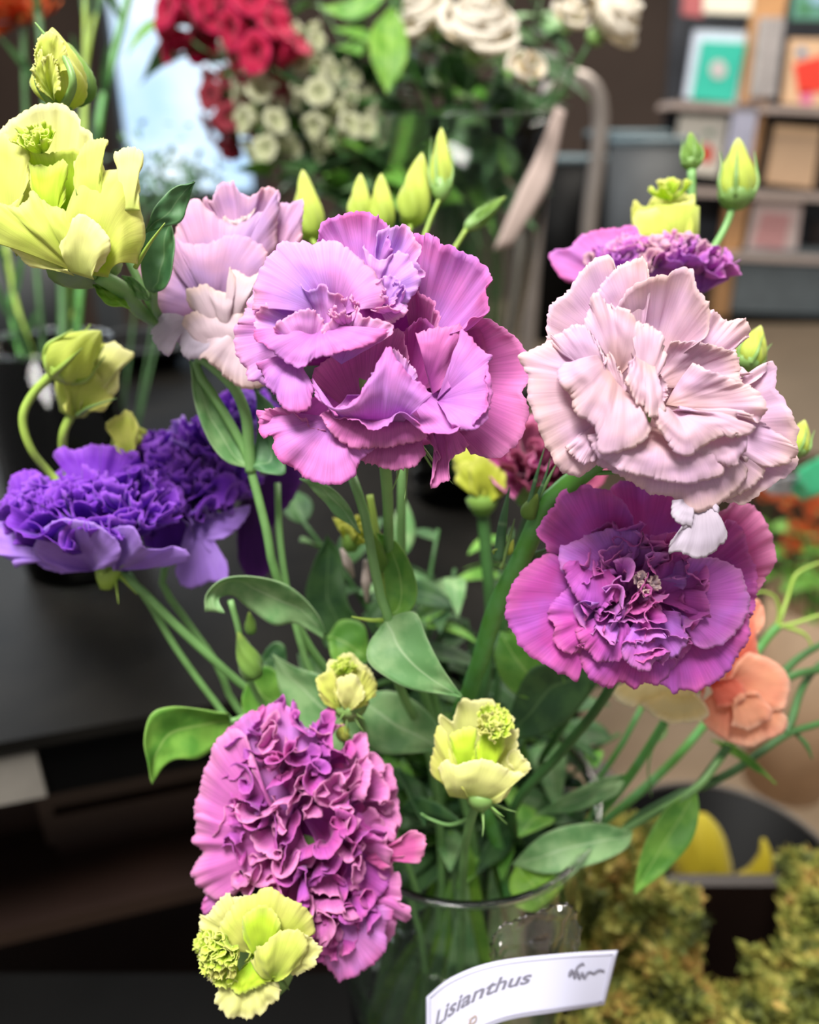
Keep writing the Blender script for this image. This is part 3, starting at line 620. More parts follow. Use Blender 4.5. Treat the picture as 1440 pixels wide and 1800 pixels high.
# ---------------------------------------------------------------- pale blush bloom, right
T = Thing('lisianthus', 'big crumpled pale blush bloom on a thick green stem, right', 'flower', vin(.03,-.01), FSTEM)
D = .272
B = receptacle(T, P(1135,740,.31), away((.3,.45,.8)), .014, .02, label='large crumpled pale blush bloom')
pet(T, B, D, [(1000,760),(980,640),(1040,540),(1180,530),(1290,640),(1340,760),(1280,840),(1120,830)], (1150,720), 'pale', dz=1.2, bz=1.6, nu=80)
def p2(rim, base, mat='pale', **k):
    k.setdefault('crum', .0004); k.setdefault('serr', .0006); k.setdefault('ruffle', .0008); k.setdefault('nu', 90)
    return pet(T, B, D, rim, base, mat, **k)
p2([(960,620,.9),(960,594,.8),(964,544,.7),(980,525,.7),(997,513,.7),(1016,486,.6),(1030,468,.6),(1047,454,.6),(1071,449,.6),(1086,474,.5),(1080,500,.4)], (1120,640), dz=.8, bz=1.3, cup=.1)
p2([(1040,560,.2),(1051,513,.3),(1059,497,.3),(1075,480,.2),(1090,466,.2),(1121,454,.1),(1132,452,.1),(1138,470,.1),(1144,505,.1)], (1125,620), dz=.2, bz=.9, cup=-.1)
p2([(1085,540,.1),(1110,508,-.1),(1133,493,-.2),(1160,484,-.2),(1178,484,-.2),(1191,472,-.2),(1218,474,-.3),(1226,505,-.3),(1240,522,-.3),(1250,534,-.3),(1246,565,-.2),(1235,590,-.1),(1218,608,0)], (1150,668), dz=-.2, bz=.9, cup=.5)
p2([(1235,600,.6),(1247,548,.5),(1265,552,.5),(1280,563,.5),(1298,560,.5),(1308,563,.5),(1319,583,.5),(1300,600,.5),(1292,616,.5),(1300,641,.5),(1319,655,.6)], (1180,690), dz=.5, bz=1, ruffle=.002, rf=4.5)
p2([(1180,600,.2),(1207,602,.1),(1230,600,0),(1253,606,0),(1275,612,0),(1296,622,0),(1300,645,0),(1300,665,0),(1319,680,.1)], (1150,680), dz=0, bz=.8, cup=.3)
p2([(1290,680,.5),(1319,676,.4),(1335,668,.4),(1347,653,.4),(1348,640,.3),(1354,633,.3),(1366,649,.3),(1364,680,.3),(1378,700,.3),(1389,719,.3),(1398,740,.3),(1405,758,.3),(1400,775,.4),(1403,793,.4),(1401,820,.4),(1385,835,.5),(1366,847,.5),(1335,868,.6),(1308,886,.6),(1270,885,.7)], (1190,745), dz=.4, bz=1.1, cup=.25, nu=120, ruffle=.0014)
p2([(1010,590,.4),(985,592,.3),(969,598,.2),(948,610,.1),(927,620,0),(911,627,-.1),(920,645,0),(929,664,0),(927,696,0),(934,719,0),(942,740,0),(950,762,.1),(958,782,.1),(969,800,.2),(978,818,.2),(989,830,.3),(1016,837,.4),(1035,828,.5),(1047,816,.5)], (1105,690), dz=.2, bz=1, cup=-.45, nu=120, curl=-.0008)
p2([(1030,790,.3),(1047,812,.2),(1082,832,.1),(1113,851,.1),(1132,862,.1),(1148,870,.1),(1170,872,0),(1187,878,0),(1205,893,0),(1222,900,0),(1242,896,0),(1261,890,0),(1278,876,0),(1292,863,0),(1308,838,.1),(1312,825,.2)], [(1090,745,.5),(1240,760,.5)], dz=0, bz=.6, cup=-.35, nu=120)
p2([(1240,820,.3),(1225,860,.3),(1240,880,.2),(1270,880,.2),(1300,870,.3),(1330,850,.3),(1345,830,.3),(1330,800,.3)], (1230,770), dz=.3, bz=.7, cup=-.2)
p2([(1035,765,-.2),(1040,785,-.3),(1047,798,-.3),(1074,814,-.4),(1113,830,-.5),(1145,838,-.5),(1172,844,-.5),(1205,846,-.5),(1230,844,-.5),(1255,840,-.5),(1269,832,-.5),(1262,815,-.4),(1250,805,-.3)], [(1090,750,.0),(1225,770,.0)], dz=-.4, bz=0, cup=-.45, curl=-.001, nu=100)
p2([(1028,575,-.1),(1030,550,-.1),(1036,528,-.2),(1050,515,-.2),(1065,525,-.2),(1082,537,-.3),(1105,552,-.4),(1129,571,-.5),(1135,590,-.5),(1133,612,-.5)], (1085,665), dz=-.3, bz=.3, cup=-.3, ruffle=.0014)
p2([(985,620,.1),(966,592,-.1),(985,585,-.2),(1010,572,-.3),(1030,575,-.3),(1050,600,-.4),(1060,630,-.5)], (1065,700), dz=-.2, bz=.3, cup=-.35)
p2([(995,640,-.3),(985,662,-.4),(995,680,-.5),(1008,697,-.5),(1011,712,-.5),(1015,728,-.6),(1032,738,-.6),(1047,752,-.7),(1051,775,-.7),(1054,795,-.7),(1078,795,-.8),(1098,791,-.8),(1118,780,-.9),(1133,766,-.9),(1138,750,-.9),(1125,735,-.8)], [(1050,625,-.4),(1110,700,-.3)], dz=-.7, bz=-.2, cup=-.4, nu=110, curl=-.001)
p2([(1005,770,.1),(995,785,0),(1005,800,0),(1025,815,0),(1045,812,0),(1050,790,0)], (1060,740), dz=0, bz=.3, cup=-.2)
p2([(1110,610,-.3),(1108,585,-.5),(1120,570,-.6),(1140,568,-.6),(1155,580,-.6),(1166,598,-.6),(1170,620,-.6),(1160,645,-.5),(1150,680,-.5)], (1120,715), dz=-.5, bz=0, cup=-.3, ruffle=.0014)
p2([(1058,650,-.3),(1070,620,-.5),(1085,640,-.5),(1092,660,-.4),(1100,690,-.3)], (1095,720), dz=-.4, bz=0, cup=-.2)
p2([(1105,640,-.8),(1103,670,-.9),(1112,697,-1),(1120,712,-1),(1132,716,-1.1),(1138,730,-1.1),(1152,733,-1.1),(1166,722,-1),(1166,711,-.9),(1150,690,-.8)], [(1115,625,-.5),(1150,640,-.5)], dz=-1, bz=-.5, cup=-.25, ruffle=.0013, rf=4)
p2([(1140,715,-.7),(1148,735,-.9),(1160,755,-1),(1176,775,-1),(1190,790,-1),(1207,799,-1),(1220,790,-1),(1230,785,-1),(1250,772,-1),(1269,762,-1),(1300,762,-.9),(1323,758,-.8),(1322,748,-.8),(1300,738,-.8),(1269,731,-.8),(1230,728,-.7),(1190,720,-.6)], (1180,722), dz=-.9, bz=-.3, cup=-.5, nu=120, curl=-.0008)
p2([(1210,790,-.4),(1225,803,-.5),(1240,808,-.6),(1253,813,-.6),(1275,818,-.6),(1292,816,-.6),(1305,803,-.6),(1312,789,-.6),(1312,768,-.5)], [(1210,765,-.1),(1290,745,-.1)], 'pale', dz=-.5, bz=-.1, cup=-.35)
p2([(1215,640,-.1),(1242,649,-.3),(1268,660,-.4),(1292,672,-.4),(1320,685,-.5),(1343,703,-.5),(1348,720,-.5),(1335,732,-.4),(1310,720,-.3),(1290,735,-.2)], (1170,712), dz=-.4, bz=.2, cup=.25, curl=-.0014, ruffle=.0013)
p2([(1290,720,.1),(1330,735,0),(1370,760,0),(1400,790,.2),(1385,815,.2),(1340,820,.2),(1300,800,.1)], (1210,740), dz=.1, bz=.6, cup=-.2, ruffle=.0014)
p2([(1150,650,-.2),(1165,665,-.3),(1175,690,-.4),(1165,712,-.4)], (1140,690), dz=-.3, bz=0)
p2([(1184,880,0),(1180,900,-.1),(1187,915,-.2),(1200,922,-.2),(1215,926,-.2),(1198,934,-.2),(1187,943,-.2),(1178,957,-.1),(1177,972,0),(1195,970,-.1),(1212,978,-.1),(1230,982,-.1),(1253,973,0),(1268,960,0),(1279,944,0),(1270,928,.1),(1258,912,.1),(1262,895,.2)], [(1205,875,.2),(1250,880,.2)], 'palew', dz=0, bz=.2, cup=-.2, nu=120, ruffle=.0006, crum=.0002)
stem(T, [P(1120,740,.30),(1060,800,.308),(1012,842,.316),(960,890,.322),(915,985,.335),(872,1070,.35),(845,1160,.37),(828,1210,.39),(812,1300,.425), vin(.03,-.01,.3), vin(.03,-.01)], [.0042,.0042,.0042,.0040,.0038,.0034,.0034,.003], 'stemv', n=16)
sepals(T, B, P(1030,828,.312), away((.8,.5,.0)), .016, 4, .0012, 'stemv', spread=.6, seed=4)
def spike(b, m, t, w, mt='calyx', nm='bract'): return T.part(nm, MB().tube([P(*b),P(*m),P(*t)], [w,w*.8,w*.1], 8), M[mt])
spike((925,905,.32),(945,830,.318),(957,788,.318),.0010,'leafbl'); spike((935,900,.32),(955,850,.318),(968,805,.318),.0009,'leafbl'); spike((945,880,.32),(960,850,.318),(980,812,.318),.0009,'stem')
bud(T, P(925,912,.322), P(945,868,.318), .0038, 'budg', sep=False, lobes=3)
spike((876,985,.332),(884,920,.33),(896,856,.33),.0024,'leafbl'); spike((880,1000,.332),(895,950,.33),(905,912,.33),.0010); spike((872,975,.332),(868,968,.33),(888,962,.33),.0006,'stemy')
bud(T, P(893,975,.333), P(903,948,.33), .0018, 'budl', sep=False)
leaf2(T, [(882,1030,.343),(905,1000,.34),(930,978,.338),(960,964,.338)], [(882,1030,.343),(915,1012,.345),(945,985,.345),(960,964,.338)], 'leafbl')

# ---------------------------------------------------------------- magenta bloom, lower right
T = Thing('lisianthus', 'deep magenta frilled bloom below the pale blush bloom', 'flower', vin(.045,.02), FSTEM)
D = .312
B = receptacle(T, P(1140,1060,.34), away((0,.3,.9)), .016, .02, label='deep magenta frilled bloom')
def p3(rim, base, mat='magenta', **k):
    k.setdefault('ruffle', .0015); k.setdefault('nu', 90); return pet(T, B, D, rim, base, mat, **k)
p3([(1060,950,1.2),(1078,860,1.2),(1110,845,1.2),(1166,850,1.2),(1200,870,1.2),(1220,930,1.2)], (1135,1010), 'magenta', dz=1.2, bz=1.6, cup=.3)
p3([(1240,940,1),(1259,905,1),(1287,880,1),(1319,886,1),(1340,905,1),(1350,925,1),(1361,953,1),(1364,989,1),(1349,1011,1),(1340,1030,1),(1325,1050,1)], (1190,1040), 'rosepink', dz=1, bz=1.4, cup=.2, ruffle=.002, rf=4.5)
p3([(1240,950,.6),(1265,925,.5),(1290,915,.5),(1310,940,.5),(1318,975,.5),(1330,1000,.5),(1330,1040,.5),(1327,1070,.5),(1315,1095,.5)], (1190,1050), 'magenta', dz=.5, bz=1.2, cup=.1, ruffle=.0022, rf=4)
p3([(961,970,.2),(957,955,.1),(943,937,0),(952,915,0),(969,893,0),(985,872,0),(1010,858,0),(1033,852,0),(1050,858,0),(1069,860,0),(1086,872,.1),(1098,884,.1),(1110,905,.2),(1115,930,.3)], (1085,1010), 'magenta', dz=.1, bz=1, cup=.35, ruffle=.0012)
p3([(1290,1000,.2),(1310,1040,.1),(1320,1075,0),(1318,1110,0),(1300,1150,0),(1279,1182,0),(1262,1195,0),(1243,1207,0),(1225,1218,0),(1200,1216,0),(1190,1224,0),(1170,1206,0),(1154,1199,0)], (1165,1060), 'magenta', dz=0, bz=1, cup=-.35, nu=110)
p3([(1012,1120,.1),(1017,1150,0),(1025,1172,0),(1037,1190,0),(1055,1203,0),(1073,1211,0),(1092,1202,0),(1114,1212,0),(1135,1200,0),(1155,1204,-.1),(1182,1180,-.1),(1200,1150,-.1),(1215,1120,-.1)], (1125,1065), 'magenta', dz=0, bz=.7, cup=-.4, nu=100)
p3([(985,985,.4),(965,973,.3),(940,985,.3),(920,1001,.2),(905,1020,.1),(893,1045,.1),(888,1078,0),(894,1100,0),(904,1114,0),(910,1130,0),(920,1142,0),(938,1158,0),(957,1166,0),(978,1180,0),(997,1187,.1),(1013,1197,.1),(1018,1175,.1),(1017,1162,.1),(1020,1140,.2)], (1060,1045), 'magenta', dz=.1, bz=.8, cup=-.3, nu=120, ruffle=.0011)
p3([(1075,1000,-.1),(1000,1005,-.2),(985,990,-.3),(984,960,-.3),(1000,955,-.3),(1021,945,-.3),(1038,937,-.4),(1053,933,-.4),(1068,930,-.4),(1086,929,-.4),(1110,930,-.4),(1127,938,-.4),(1122,955,-.3),(1118,975,-.2)], (1085,1010), 'orchid', dz=-.3, bz=.2, cup=-.35)
p3([(1000,985,-.4),(990,1000,-.5),(993,1015,-.6),(1001,1030,-.6),(1014,1050,-.7),(1029,1063,-.7),(1045,1070,-.7),(1061,1066,-.7),(1080,1062,-.7),(1096,1050,-.7),(1088,1028,-.6),(1070,1015,-.4)], [(1020,985,-.2),(1070,1000,-.2)], 'magenta', dz=-.6, bz=-.1, cup=-.25)
p3([(1000,1030,0),(985,1045,-.1),(968,1062,-.2),(963,1085,-.2),(975,1100,-.3),(972,1125,-.3),(990,1145,-.4),(1010,1150,-.4),(1022,1140,-.4),(1022,1120,-.3)], (1055,1075), 'magenta', dz=-.2, bz=.3, cup=-.2)
p3([(1170,990,-.1),(1200,985,-.3),(1235,980,-.4),(1275,985,-.4),(1300,1000,-.4),(1312,1030,-.4),(1322,1060,-.4),(1312,1090,-.5),(1295,1115,-.5),(1265,1132,-.6),(1240,1140,-.6),(1222,1132,-.6),(1205,1110,-.5)], (1165,1050), 'orchid', dz=-.4, bz=.4, cup=-.4, nu=100, ruffle=.0012)
p3([(1010,1100,-.2),(1020,1125,-.4),(1035,1148,-.5),(1055,1165,-.6),(1078,1165,-.7),(1092,1150,-.7),(1098,1135,-.6),(1100,1110,-.5)], (1085,1060), 'magenta', dz=-.5, bz=.2, cup=-.4)
p3([(1090,1120,-.4),(1095,1148,-.6),(1110,1170,-.7),(1135,1180,-.8),(1150,1165,-.8),(1170,1160,-.8),(1190,1150,-.8),(1208,1125,-.8),(1200,1100,-.7),(1190,1075,-.6)], (1130,1065), 'orchid', dz=-.7, bz=.1, cup=-.4)
p3([(1150,1000,-.2),(1175,985,-.3),(1200,995,-.4),(1225,1000,-.4),(1238,1030,-.5),(1240,1065,-.5),(1225,1080,-.6),(1200,1070,-.5)], (1155,1055), 'magenta', dz=-.4, bz=.3, cup=-.3)
frill(T, B, P(1118,1040,.314), away((0,.1,1)), .030, 9, ['magenta','orchid','magenta','pink'], 38, 74, 44, seed=29, ruffle=.0036, rf=2.2)
for k,(x,y,s) in enumerate(((1100,1010,.024),(1165,1045,.024),(1090,1065,.021),(1150,1090,.019))):
    frill(T, B, P(x,y,.313), away((.4*(k-1.5)/1.5,.2,1)), s, 4, ['magenta','pink','magenta'], 30, 78, 44, seed=30+k, ruffle=.0032, rf=1.4, cupf=.25)
frill(T, B, P(1130,1030,.306), away((0,.2,1)), .007, 5, ['mauvepale'], 10, 60, 30, seed=37, ruffle=.001)
stem(T, [P(1140,1080,.345),(1060,1230,.375),(980,1330,.40),(900,1430,.43), vin(.045,.02,.35), vin(.045,.02)], [.0024,.0024,.0026], 'stemd')

# ---------------------------------------------------------------- mauve bloom and lime bloom on one spray, upper left
T = Thing('lisianthus', 'tall spray at upper left with a mauve bloom, a lime bloom and buds', 'flower', vin(-.035,.0), FSTEM)
D = .335
B = receptacle(T, P(400,600,.352), away((-.1,.8,.2)), .013, .018, label='mauve rose-shaped bloom')
def p4(rim, base, mat='mauve', **k):
    k.setdefault('ruffle', .0011); k.setdefault('serr', .0007); k.setdefault('nu', 80); return pet(T, B, D, rim, base, mat, **k)
p4([(345,380,.3),(362,345,.3),(372,352,.3),(385,322,.3),(398,320,.3),(410,318,.3),(420,335,.3),(440,345,.3),(462,330,.3),(475,328,.3),(487,335,.3),(488,360,.3)], (425,470), dz=.3, bz=.8, cup=.1, ruffle=.0016, rf=4)
p4([(475,420,.6),(483,375,.5),(488,358,.5),(510,356,.5),(531,348,.5),(533,370,.5),(531,400,.5),(530,440,.6)], (450,520), 'mauve', dz=.5, bz=.9, cup=-.2)
p4([(305,450,.2),(308,420,.1),(312,395,0),(308,368,0),(325,360,0),(345,350,0),(358,362,0),(372,372,-.1),(390,385,-.1),(412,392,-.2),(430,386,-.2),(450,374,-.2),(465,368,-.1),(480,350,0),(486,340,0),(489,365,0),(488,400,.1),(485,440,.2)], (395,540), dz=-.1, bz=.6, cup=-.6, nu=110, ruffle=.0008)
p4([(380,400,-.1),(395,380,0),(410,388,.1),(430,380,.1),(450,365,.1)], (420,420), 'mauvepale', dz=0, bz=.1, ruffle=.001)
p4([(300,520,.4),(285,490,.4),(250,490,.4),(240,462,.4),(255,440,.4),(275,430,.4),(300,400,.4)], (370,550), 'mauve', dz=.4, bz=.7)
p4([(330,600,.2),(305,595,.2),(285,575,.2),(276,550,.1),(272,520,.1),(282,500,.1),(290,470,.1),(300,440,0)], (390,560), 'mauve', dz=.1, bz=.5, cup=-.3)
p4([(305,470,0),(295,430,-.2),(286,405,-.3),(288,394,-.4),(300,396,-.4),(310,418,-.4),(330,430,-.5),(355,428,-.5),(390,418,-.6),(420,413,-.6),(450,425,-.6),(468,440,-.6),(474,470,-.5)], (380,565), dz=-.4, bz=.3, cup=-.5, nu=100, ruffle=.0008)
p4([(335,540,-.3),(328,510,-.5),(345,503,-.6),(358,494,-.6),(372,508,-.7),(390,516,-.7),(405,514,-.8),(417,503,-.8),(412,485,-.8),(402,470,-.8),(415,472,-.8),(432,484,-.8),(450,482,-.8),(466,468,-.8),(474,450,-.7),(480,470,-.6),(485,530,-.5)], (405,610), 'mauvepale', dz=-.7, bz=.2, cup=-.5, nu=110, ruffle=.0008)
p4([(330,600,-.2),(320,575,-.3),(330,555,-.4),(350,550,-.5),(380,548,-.6),(410,545,-.6),(430,555,-.6),(440,600,-.5),(440,640,-.3)], (400,640), 'mauvepale', dz=-.5, bz=.1, cup=-.4)
p4([(290,555,.1),(278,568,0),(267,580,-.1),(270,592,-.2),(276,608,-.3),(288,620,-.3),(297,625,-.3),(303,612,-.3),(312,604,-.3),(325,630,-.4),(345,632,-.4),(365,625,-.4),(372,605,-.3),(365,580,-.2)], [(310,552,-.2),(385,580,0)], 'palew', dz=-.2, bz=0, cup=-.25, ruffle=.0012)
p4([(345,610,-.3),(350,632,-.4),(362,628,-.5),(380,645,-.5),(395,665,-.5),(412,677,-.5),(440,684,-.4),(470,675,-.2),(490,650,0)], (440,570), 'mauvepale', dz=-.4, bz=.2, cup=-.5)
stem(T, [P(400,610,.352),(345,640,.352),(385,710,.352),(430,790,.355),(442,830,.357),(468,930,.362),(485,1010,.37),(540,1130,.392),(640,1290,.42),vin(-.035,0,.3),vin(-.035,0)], [.0020,.0020,.0020,.0022,.0026,.0026,.0026,.0026])
stem(T, [(285,560,.345),(330,610,.35),(375,645,.348),(410,680,.346),(432,730,.348),(438,790,.354),(441,830,.357)], [.0022,.0024,.0026], name='branch')
leaf2(T, [(333,630,.353),(340,690,.351),(352,740,.349),(378,790,.349),(405,815,.35),(440,822,.356)], [(333,630,.353),(372,690,.356),(400,735,.358),(425,780,.358),(440,822,.356)], 'leaf', fold=.12)
leaf2(T, [(440,822,.356),(452,760,.36),(450,700,.365),(440,676,.368)], [(440,822,.356),(468,832,.35),(502,832,.352),(493,780,.356),(485,720,.362),(440,676,.368)], 'leafbl', fold=.1)
# lime bloom
D = .292
BL = receptacle(T, P(150,470,.305), away((.3,-.8,.2)), .014, .010, label='half-open lime green bloom')
def p5(rim, base, mat='lime', B_=None, **k):
    k.setdefault('ruffle', .0007); k.setdefault('serr', .0006); k.setdefault('nu', 80); return pet(T, B_ or BL, D, rim, base, mat, **k)
p5([(-30,300,.5),(-15,250,.6),(0,230,.6),(17,211,.7),(44,195,.8),(72,183,.8),(90,182,.8),(103,180,.8),(125,194,.8),(144,219,.7),(160,232,.6),(164,250,.5),(160,300,.4)], (80,420), 'cream', dz=.7, bz=1.2, cup=.35, ruffle=.0013, rf=4.5, nu=100)
p5([(125,420,.2),(128,350,0),(150,305,0),(181,298,.1),(205,300,.1),(225,295,0),(243,318,0),(248,360,.1),(251,420,.3),(242,465,.5)], [(130,480,.2),(190,488,.6)], 'lime', dz=0, bz=.5, cup=-.75, nu=110, vpow=.9, serr=.0002)
p5([(130,320,0),(135,272,0),(156,250,0),(167,242,0),(180,238,0),(189,245,0),(182,262,0),(180,300,.1)], [(140,370,-.4),(185,370,-.4)], 'lime', dz=0, bz=-.3, cup=-.2)
p5([(206,318,0),(212,298,-.1),(205,274,-.1),(222,257,-.2),(240,261,-.2),(253,270,-.2),(246,295,0),(244,330,0)], [(210,370,-.45),(246,370,-.2)], 'cream', dz=0, bz=-.3, cup=-.1)
p5([(-20,330,.2),(-25,260,.3),(0,235,.3),(25,245,.2),(50,262,.1),(52,290,0),(50,320,-.1),(30,355,-.2),(0,365,-.1)], (30,450), 'lime', dz=0, bz=.6, cup=-.4)
p5([(47,300,.2),(45,272,.2),(55,262,.1),(85,270,0),(115,262,0),(135,262,0),(148,268,0),(142,300,-.1),(135,340,-.1),(122,378,-.2)], (95,420), 'limedeep', dz=0, bz=.3, cup=.5, ruffle=.001)
p5([(55,330,0),(48,290,0),(62,292,-.1),(85,292,-.2),(110,280,-.2),(120,300,-.1),(115,350,0)], (95,430), 'limedeep', dz=-.1, bz=.3, cup=-.3)
frill(T, BL, P(72,262,.292), away((-.1,.6,.8)), .010, 9, ['limedeep'], 5, 55, 40, seed=11, ruffle=.0014)
p5([(-40,420,.3),(-30,370,-.2),(-10,352,-.3),(10,360,-.4),(28,363,-.5),(45,352,-.5),(55,333,-.5),(72,345,-.5),(92,357,-.5),(110,368,-.5),(128,385,-.4),(140,410,-.3)], (140,482,.2), 'lime', dz=-.3, bz=.3, cup=-.55, nu=100)
p5([(108,430,-.5),(118,395,-.6),(135,380,-.7),(155,380,-.7),(175,395,-.7),(190,417,-.7),(192,440,-.6),(182,465,-.4),(172,480,-.3)], [(125,480,-.1),(165,492,-.1)], 'cream', dz=-.6, bz=-.1, cup=-.35, serr=.0003)
p5([(-30,400,.3),(0,385,.3),(12,400,.2),(18,430,.2),(35,450,.2),(58,470,.2),(90,468,.2),(120,475,.1)], (130,485), 'cream', dz=.3, bz=.3, cup=-.2, serr=.0003)
sepals(T, BL, P(165,488,.305), away((.3,-.9,.1)), -.022, 5, .0011, 'calyx', spread=.9, seed=2)
T.part('sepal', MB().tube([P(238,470,.30),P(262,430,.292),P(290,392,.286)], [.0010,.0007,.0002], 8), M['stemy'], BL)
stem(T, [(175,485,.305),(215,510,.315),(250,550,.335),(290,572,.345)], [.0032,.0036,.0030,.0024], 'stem', 'branch')
# bud above the lime bloom
bb_ = bud(T, P(112,190,.315), P(92,48,.31), .0110, 'lime', sep=False, seed=3, la=.16, label='opening lime bud')
for pts, w in (([P(108,195,.312),P(128,150,.300),P(116,105,.300),P(85,68,.304),P(62,40,.308)],.0013), ([P(100,190,.312),P(70,150,.304),P(66,110,.304),P(70,90,.305)],.0015)):
    T.part('sepal', MB().tube(pts,[w*1.4,w*1.2,w,w*.6,w*.2],8), M['calyx'], bb_)
for k_,(rim_,bs_) in enumerate((([(62,100),(60,85),(70,62),(85,55),(100,62),(112,75),(118,95),(122,120)],(95,150)), ([(72,160),(58,130),(64,100),(75,80)],(98,180)), ([(75,110),(90,95),(102,120),(108,160)],(96,180)))):
    p5(rim_, bs_, 'lime', B_=bb_, dz=.7, bz=1.7, cup=-.25, ruffle=.001)
bud(T, P(140,178,.325), P(118,75,.33), .0085, 'budg', sep=False, seed=5)
stem(T, [(115,190,.315),(135,225,.33),(165,300,.335),(215,430,.335),(262,530,.335),(290,572,.345)], [.0022,.0018,.0018], 'stem', 'branch')
# two dark leaves and a closed bud-leaf
leaf2(T, [(342,320,.30),(312,328,.30),(285,348,.30),(268,375,.30),(254,410,.305)], [(342,320,.30),(330,360,.305),(318,390,.305),(285,400,.305),(254,410,.305)], 'leafbl', fold=.2)
leaf2(T, [(300,385,.31),(270,390,.31),(250,420,.31),(248,470,.31),(255,505,.312),(270,516,.315)], [(300,385,.31),(306,430,.307),(302,470,.307),(290,505,.31),(270,516,.315)], 'leafbl', fold=.5)
stem(T, [(270,510,.315),(272,540,.33),(290,572,.345)], [.0016,.0018], 'stem', 'branch')
leaf2(T, [(163,500,.31),(175,520,.308),(190,535,.308),(228,541,.312)], [(163,500,.31),(195,505,.312),(215,520,.315),(228,541,.312)], 'leafy', fold=.1)
leaf2(T, [(215,485,.315),(235,488,.315),(255,508,.318),(265,530,.32)], [(215,485,.315),(225,505,.318),(245,525,.32),(265,530,.32)], 'leaf', fold=.15)

# ---------------------------------------------------------------- two purple blooms, left
T = Thing('lisianthus', 'flat frilled purple bloom farthest left with drooping lime buds above it', 'flower', vin(-.06,.015), FSTEM)
D = .37
B = receptacle(T, P(190,1000,.372), away((.15,.95,.1)), .006, .010, label='flat frilled purple bloom', mat='stemy')
def p6(rim, base, mat='purple', **k):
    k.setdefault('ruffle', .0018); k.setdefault('nu', 80); return pet(T, B, D, rim, base, mat, **k)
p6([(100,940,2),(20,930,2.3),(0,900,2.5),(30,860,2.8),(100,830,3),(200,815,3),(290,830,3),(330,870,2.6)], (180,1000), 'purple2', dz=2.5, bz=.6, cup=-.4)
frill(T, B, P(176,935,.374), away((-.05,.95,.32)), .041, 26, ['purple','purple2','purple','purple'], 8, 80, 38, seed=21, ruffle=.0040, rf=2.2, serr=.001, cupf=.05)
frill(T, B, P(120,900,.362), away((-.4,.8,.5)), .022, 9, ['purple','purple2'], 8, 80, 40, seed=22, ruffle=.003)
frill(T, B, P(245,895,.362), away((.3,.8,.5)), .023, 9, ['purple','purple2'], 8, 80, 40, seed=23, ruffle=.003)
frill(T, B, P(60,900,.366), away((-.6,.6,.5)), .018, 7, ['purple'], 8, 80, 40, seed=24, ruffle=.003)
p6([(100,1002,-1.4),(75,985,-2),(58,965,-2.4),(70,940,-2.8),(85,922,-3),(110,912,-3.1),(140,912,-3.1),(170,922,-3.1),(195,942,-3),(212,965,-2.7),(208,985,-2.3),(195,998,-1.6)], (160,1003), 'lilac', dz=-2.6, bz=0, cup=-.4, ruffle=.001)
p6([(205,1000,-1.2),(195,965,-1.9),(188,940,-2.4),(210,925,-2.7),(238,925,-2.8),(250,945,-2.7),(258,965,-2.4),(285,968,-2.2),(310,965,-2),(332,970,-1.8),(330,985,-1.4),(300,997,-1)], (205,1003), 'lilac', dz=-2.3, bz=0, cup=-.3, ruffle=.001)
p6([(120,1008,.2),(85,1000,0),(60,985,-.2),(62,965,-.4),(80,962,-.4),(110,985,-.3)], (165,1004), 'lilac', dz=-.3, bz=.1)
p6([(60,960,-.2),(30,985,-.2),(0,975,0),(-20,950,.2),(-10,925,.3),(15,900,.2)], (110,985), 'lilac', dz=-2, bz=-.5)
p6([(15,900,-.2),(5,870,-.2),(20,840,0),(45,825,.2),(75,835,.2),(90,870,0)], (90,950), 'purple', dz=0, bz=.5, cup=-.3)
p6([(90,800,1.5),(110,785,1.5),(130,790,1.5),(160,780,1.5),(190,785,1.5),(215,790,1.5),(235,815,1.3)], (170,900), 'purple', dz=1.5, bz=1, ruffle=.003)
sepals(T, B, P(200,1000,.374), away((.3,-.3,.5)), .014, 4, .0009, 'stemy', seed=8)
stem(T, [(195,1002,.375),(240,1030,.378),(300,1090,.385),(370,1155,.393),(440,1215,.405),(560,1300,.425),vin(-.06,.015,.3),vin(-.06,.015)], [.0022,.0019,.0018,.002], 'stem')
stem(T, [(225,1008,.39),(262,1060,.39),(310,1140,.395),(375,1230,.405),(430,1290,.415),vin(-.06,.01,.15)], [.0017,.0017,.002], 'stem', 'branch')
# drooping lime bud and half-open lime flower
stem(T, [(100,650,.37),(60,690,.37),(40,735,.37),(55,790,.375),(95,840,.385),(150,900,.385)], [.0021,.0019,.0019], 'stemy', 'branch')
o = bud(T, P(98,655,.37), P(178,582,.362), .0118, 'budl', sep=True, seed=6, la=.14, smat='stemy', label='nodding lime bud')
stem(T, [(128,725,.385),(112,760,.385),(112,800,.39),(130,870,.39)], [.0022,.0021,.0021], 'stemy', 'branch')
D = .378
o2 = T.part('bloom', MB().lathe([(.0002,-.002),(.006,0),(.010,.010),(.012,.02),(.0002,.022)], P(128,728,.386), 20, away((.25,.95,.1))), M['budl'], label='half-open frilled lime flower')
for rim_, bs_, mt in (([(118,690),(125,650),(140,620),(165,600),(185,605),(200,615),(195,650),(185,690)],(135,730),'limeol'), ([(150,700),(165,650),(180,610),(200,598),(215,612),(236,622),(228,640),(212,650),(205,680),(180,705)],(145,735),'cream'), ([(113,720),(118,690),(130,650),(150,640),(175,660),(200,690),(190,710),(170,720)],(135,735),'lime')):
    pet(T, o2, D, rim_, bs_, mt, dz=-.2 if mt=='lime' else .1, bz=.5, cup=-.4, ruffle=.0016)
T.part('sepal', MB().tube([P(135,730,.38),P(160,715,.37),P(205,700,.37)],[.001,.0008,.0002],6), M['calyx'], o2)

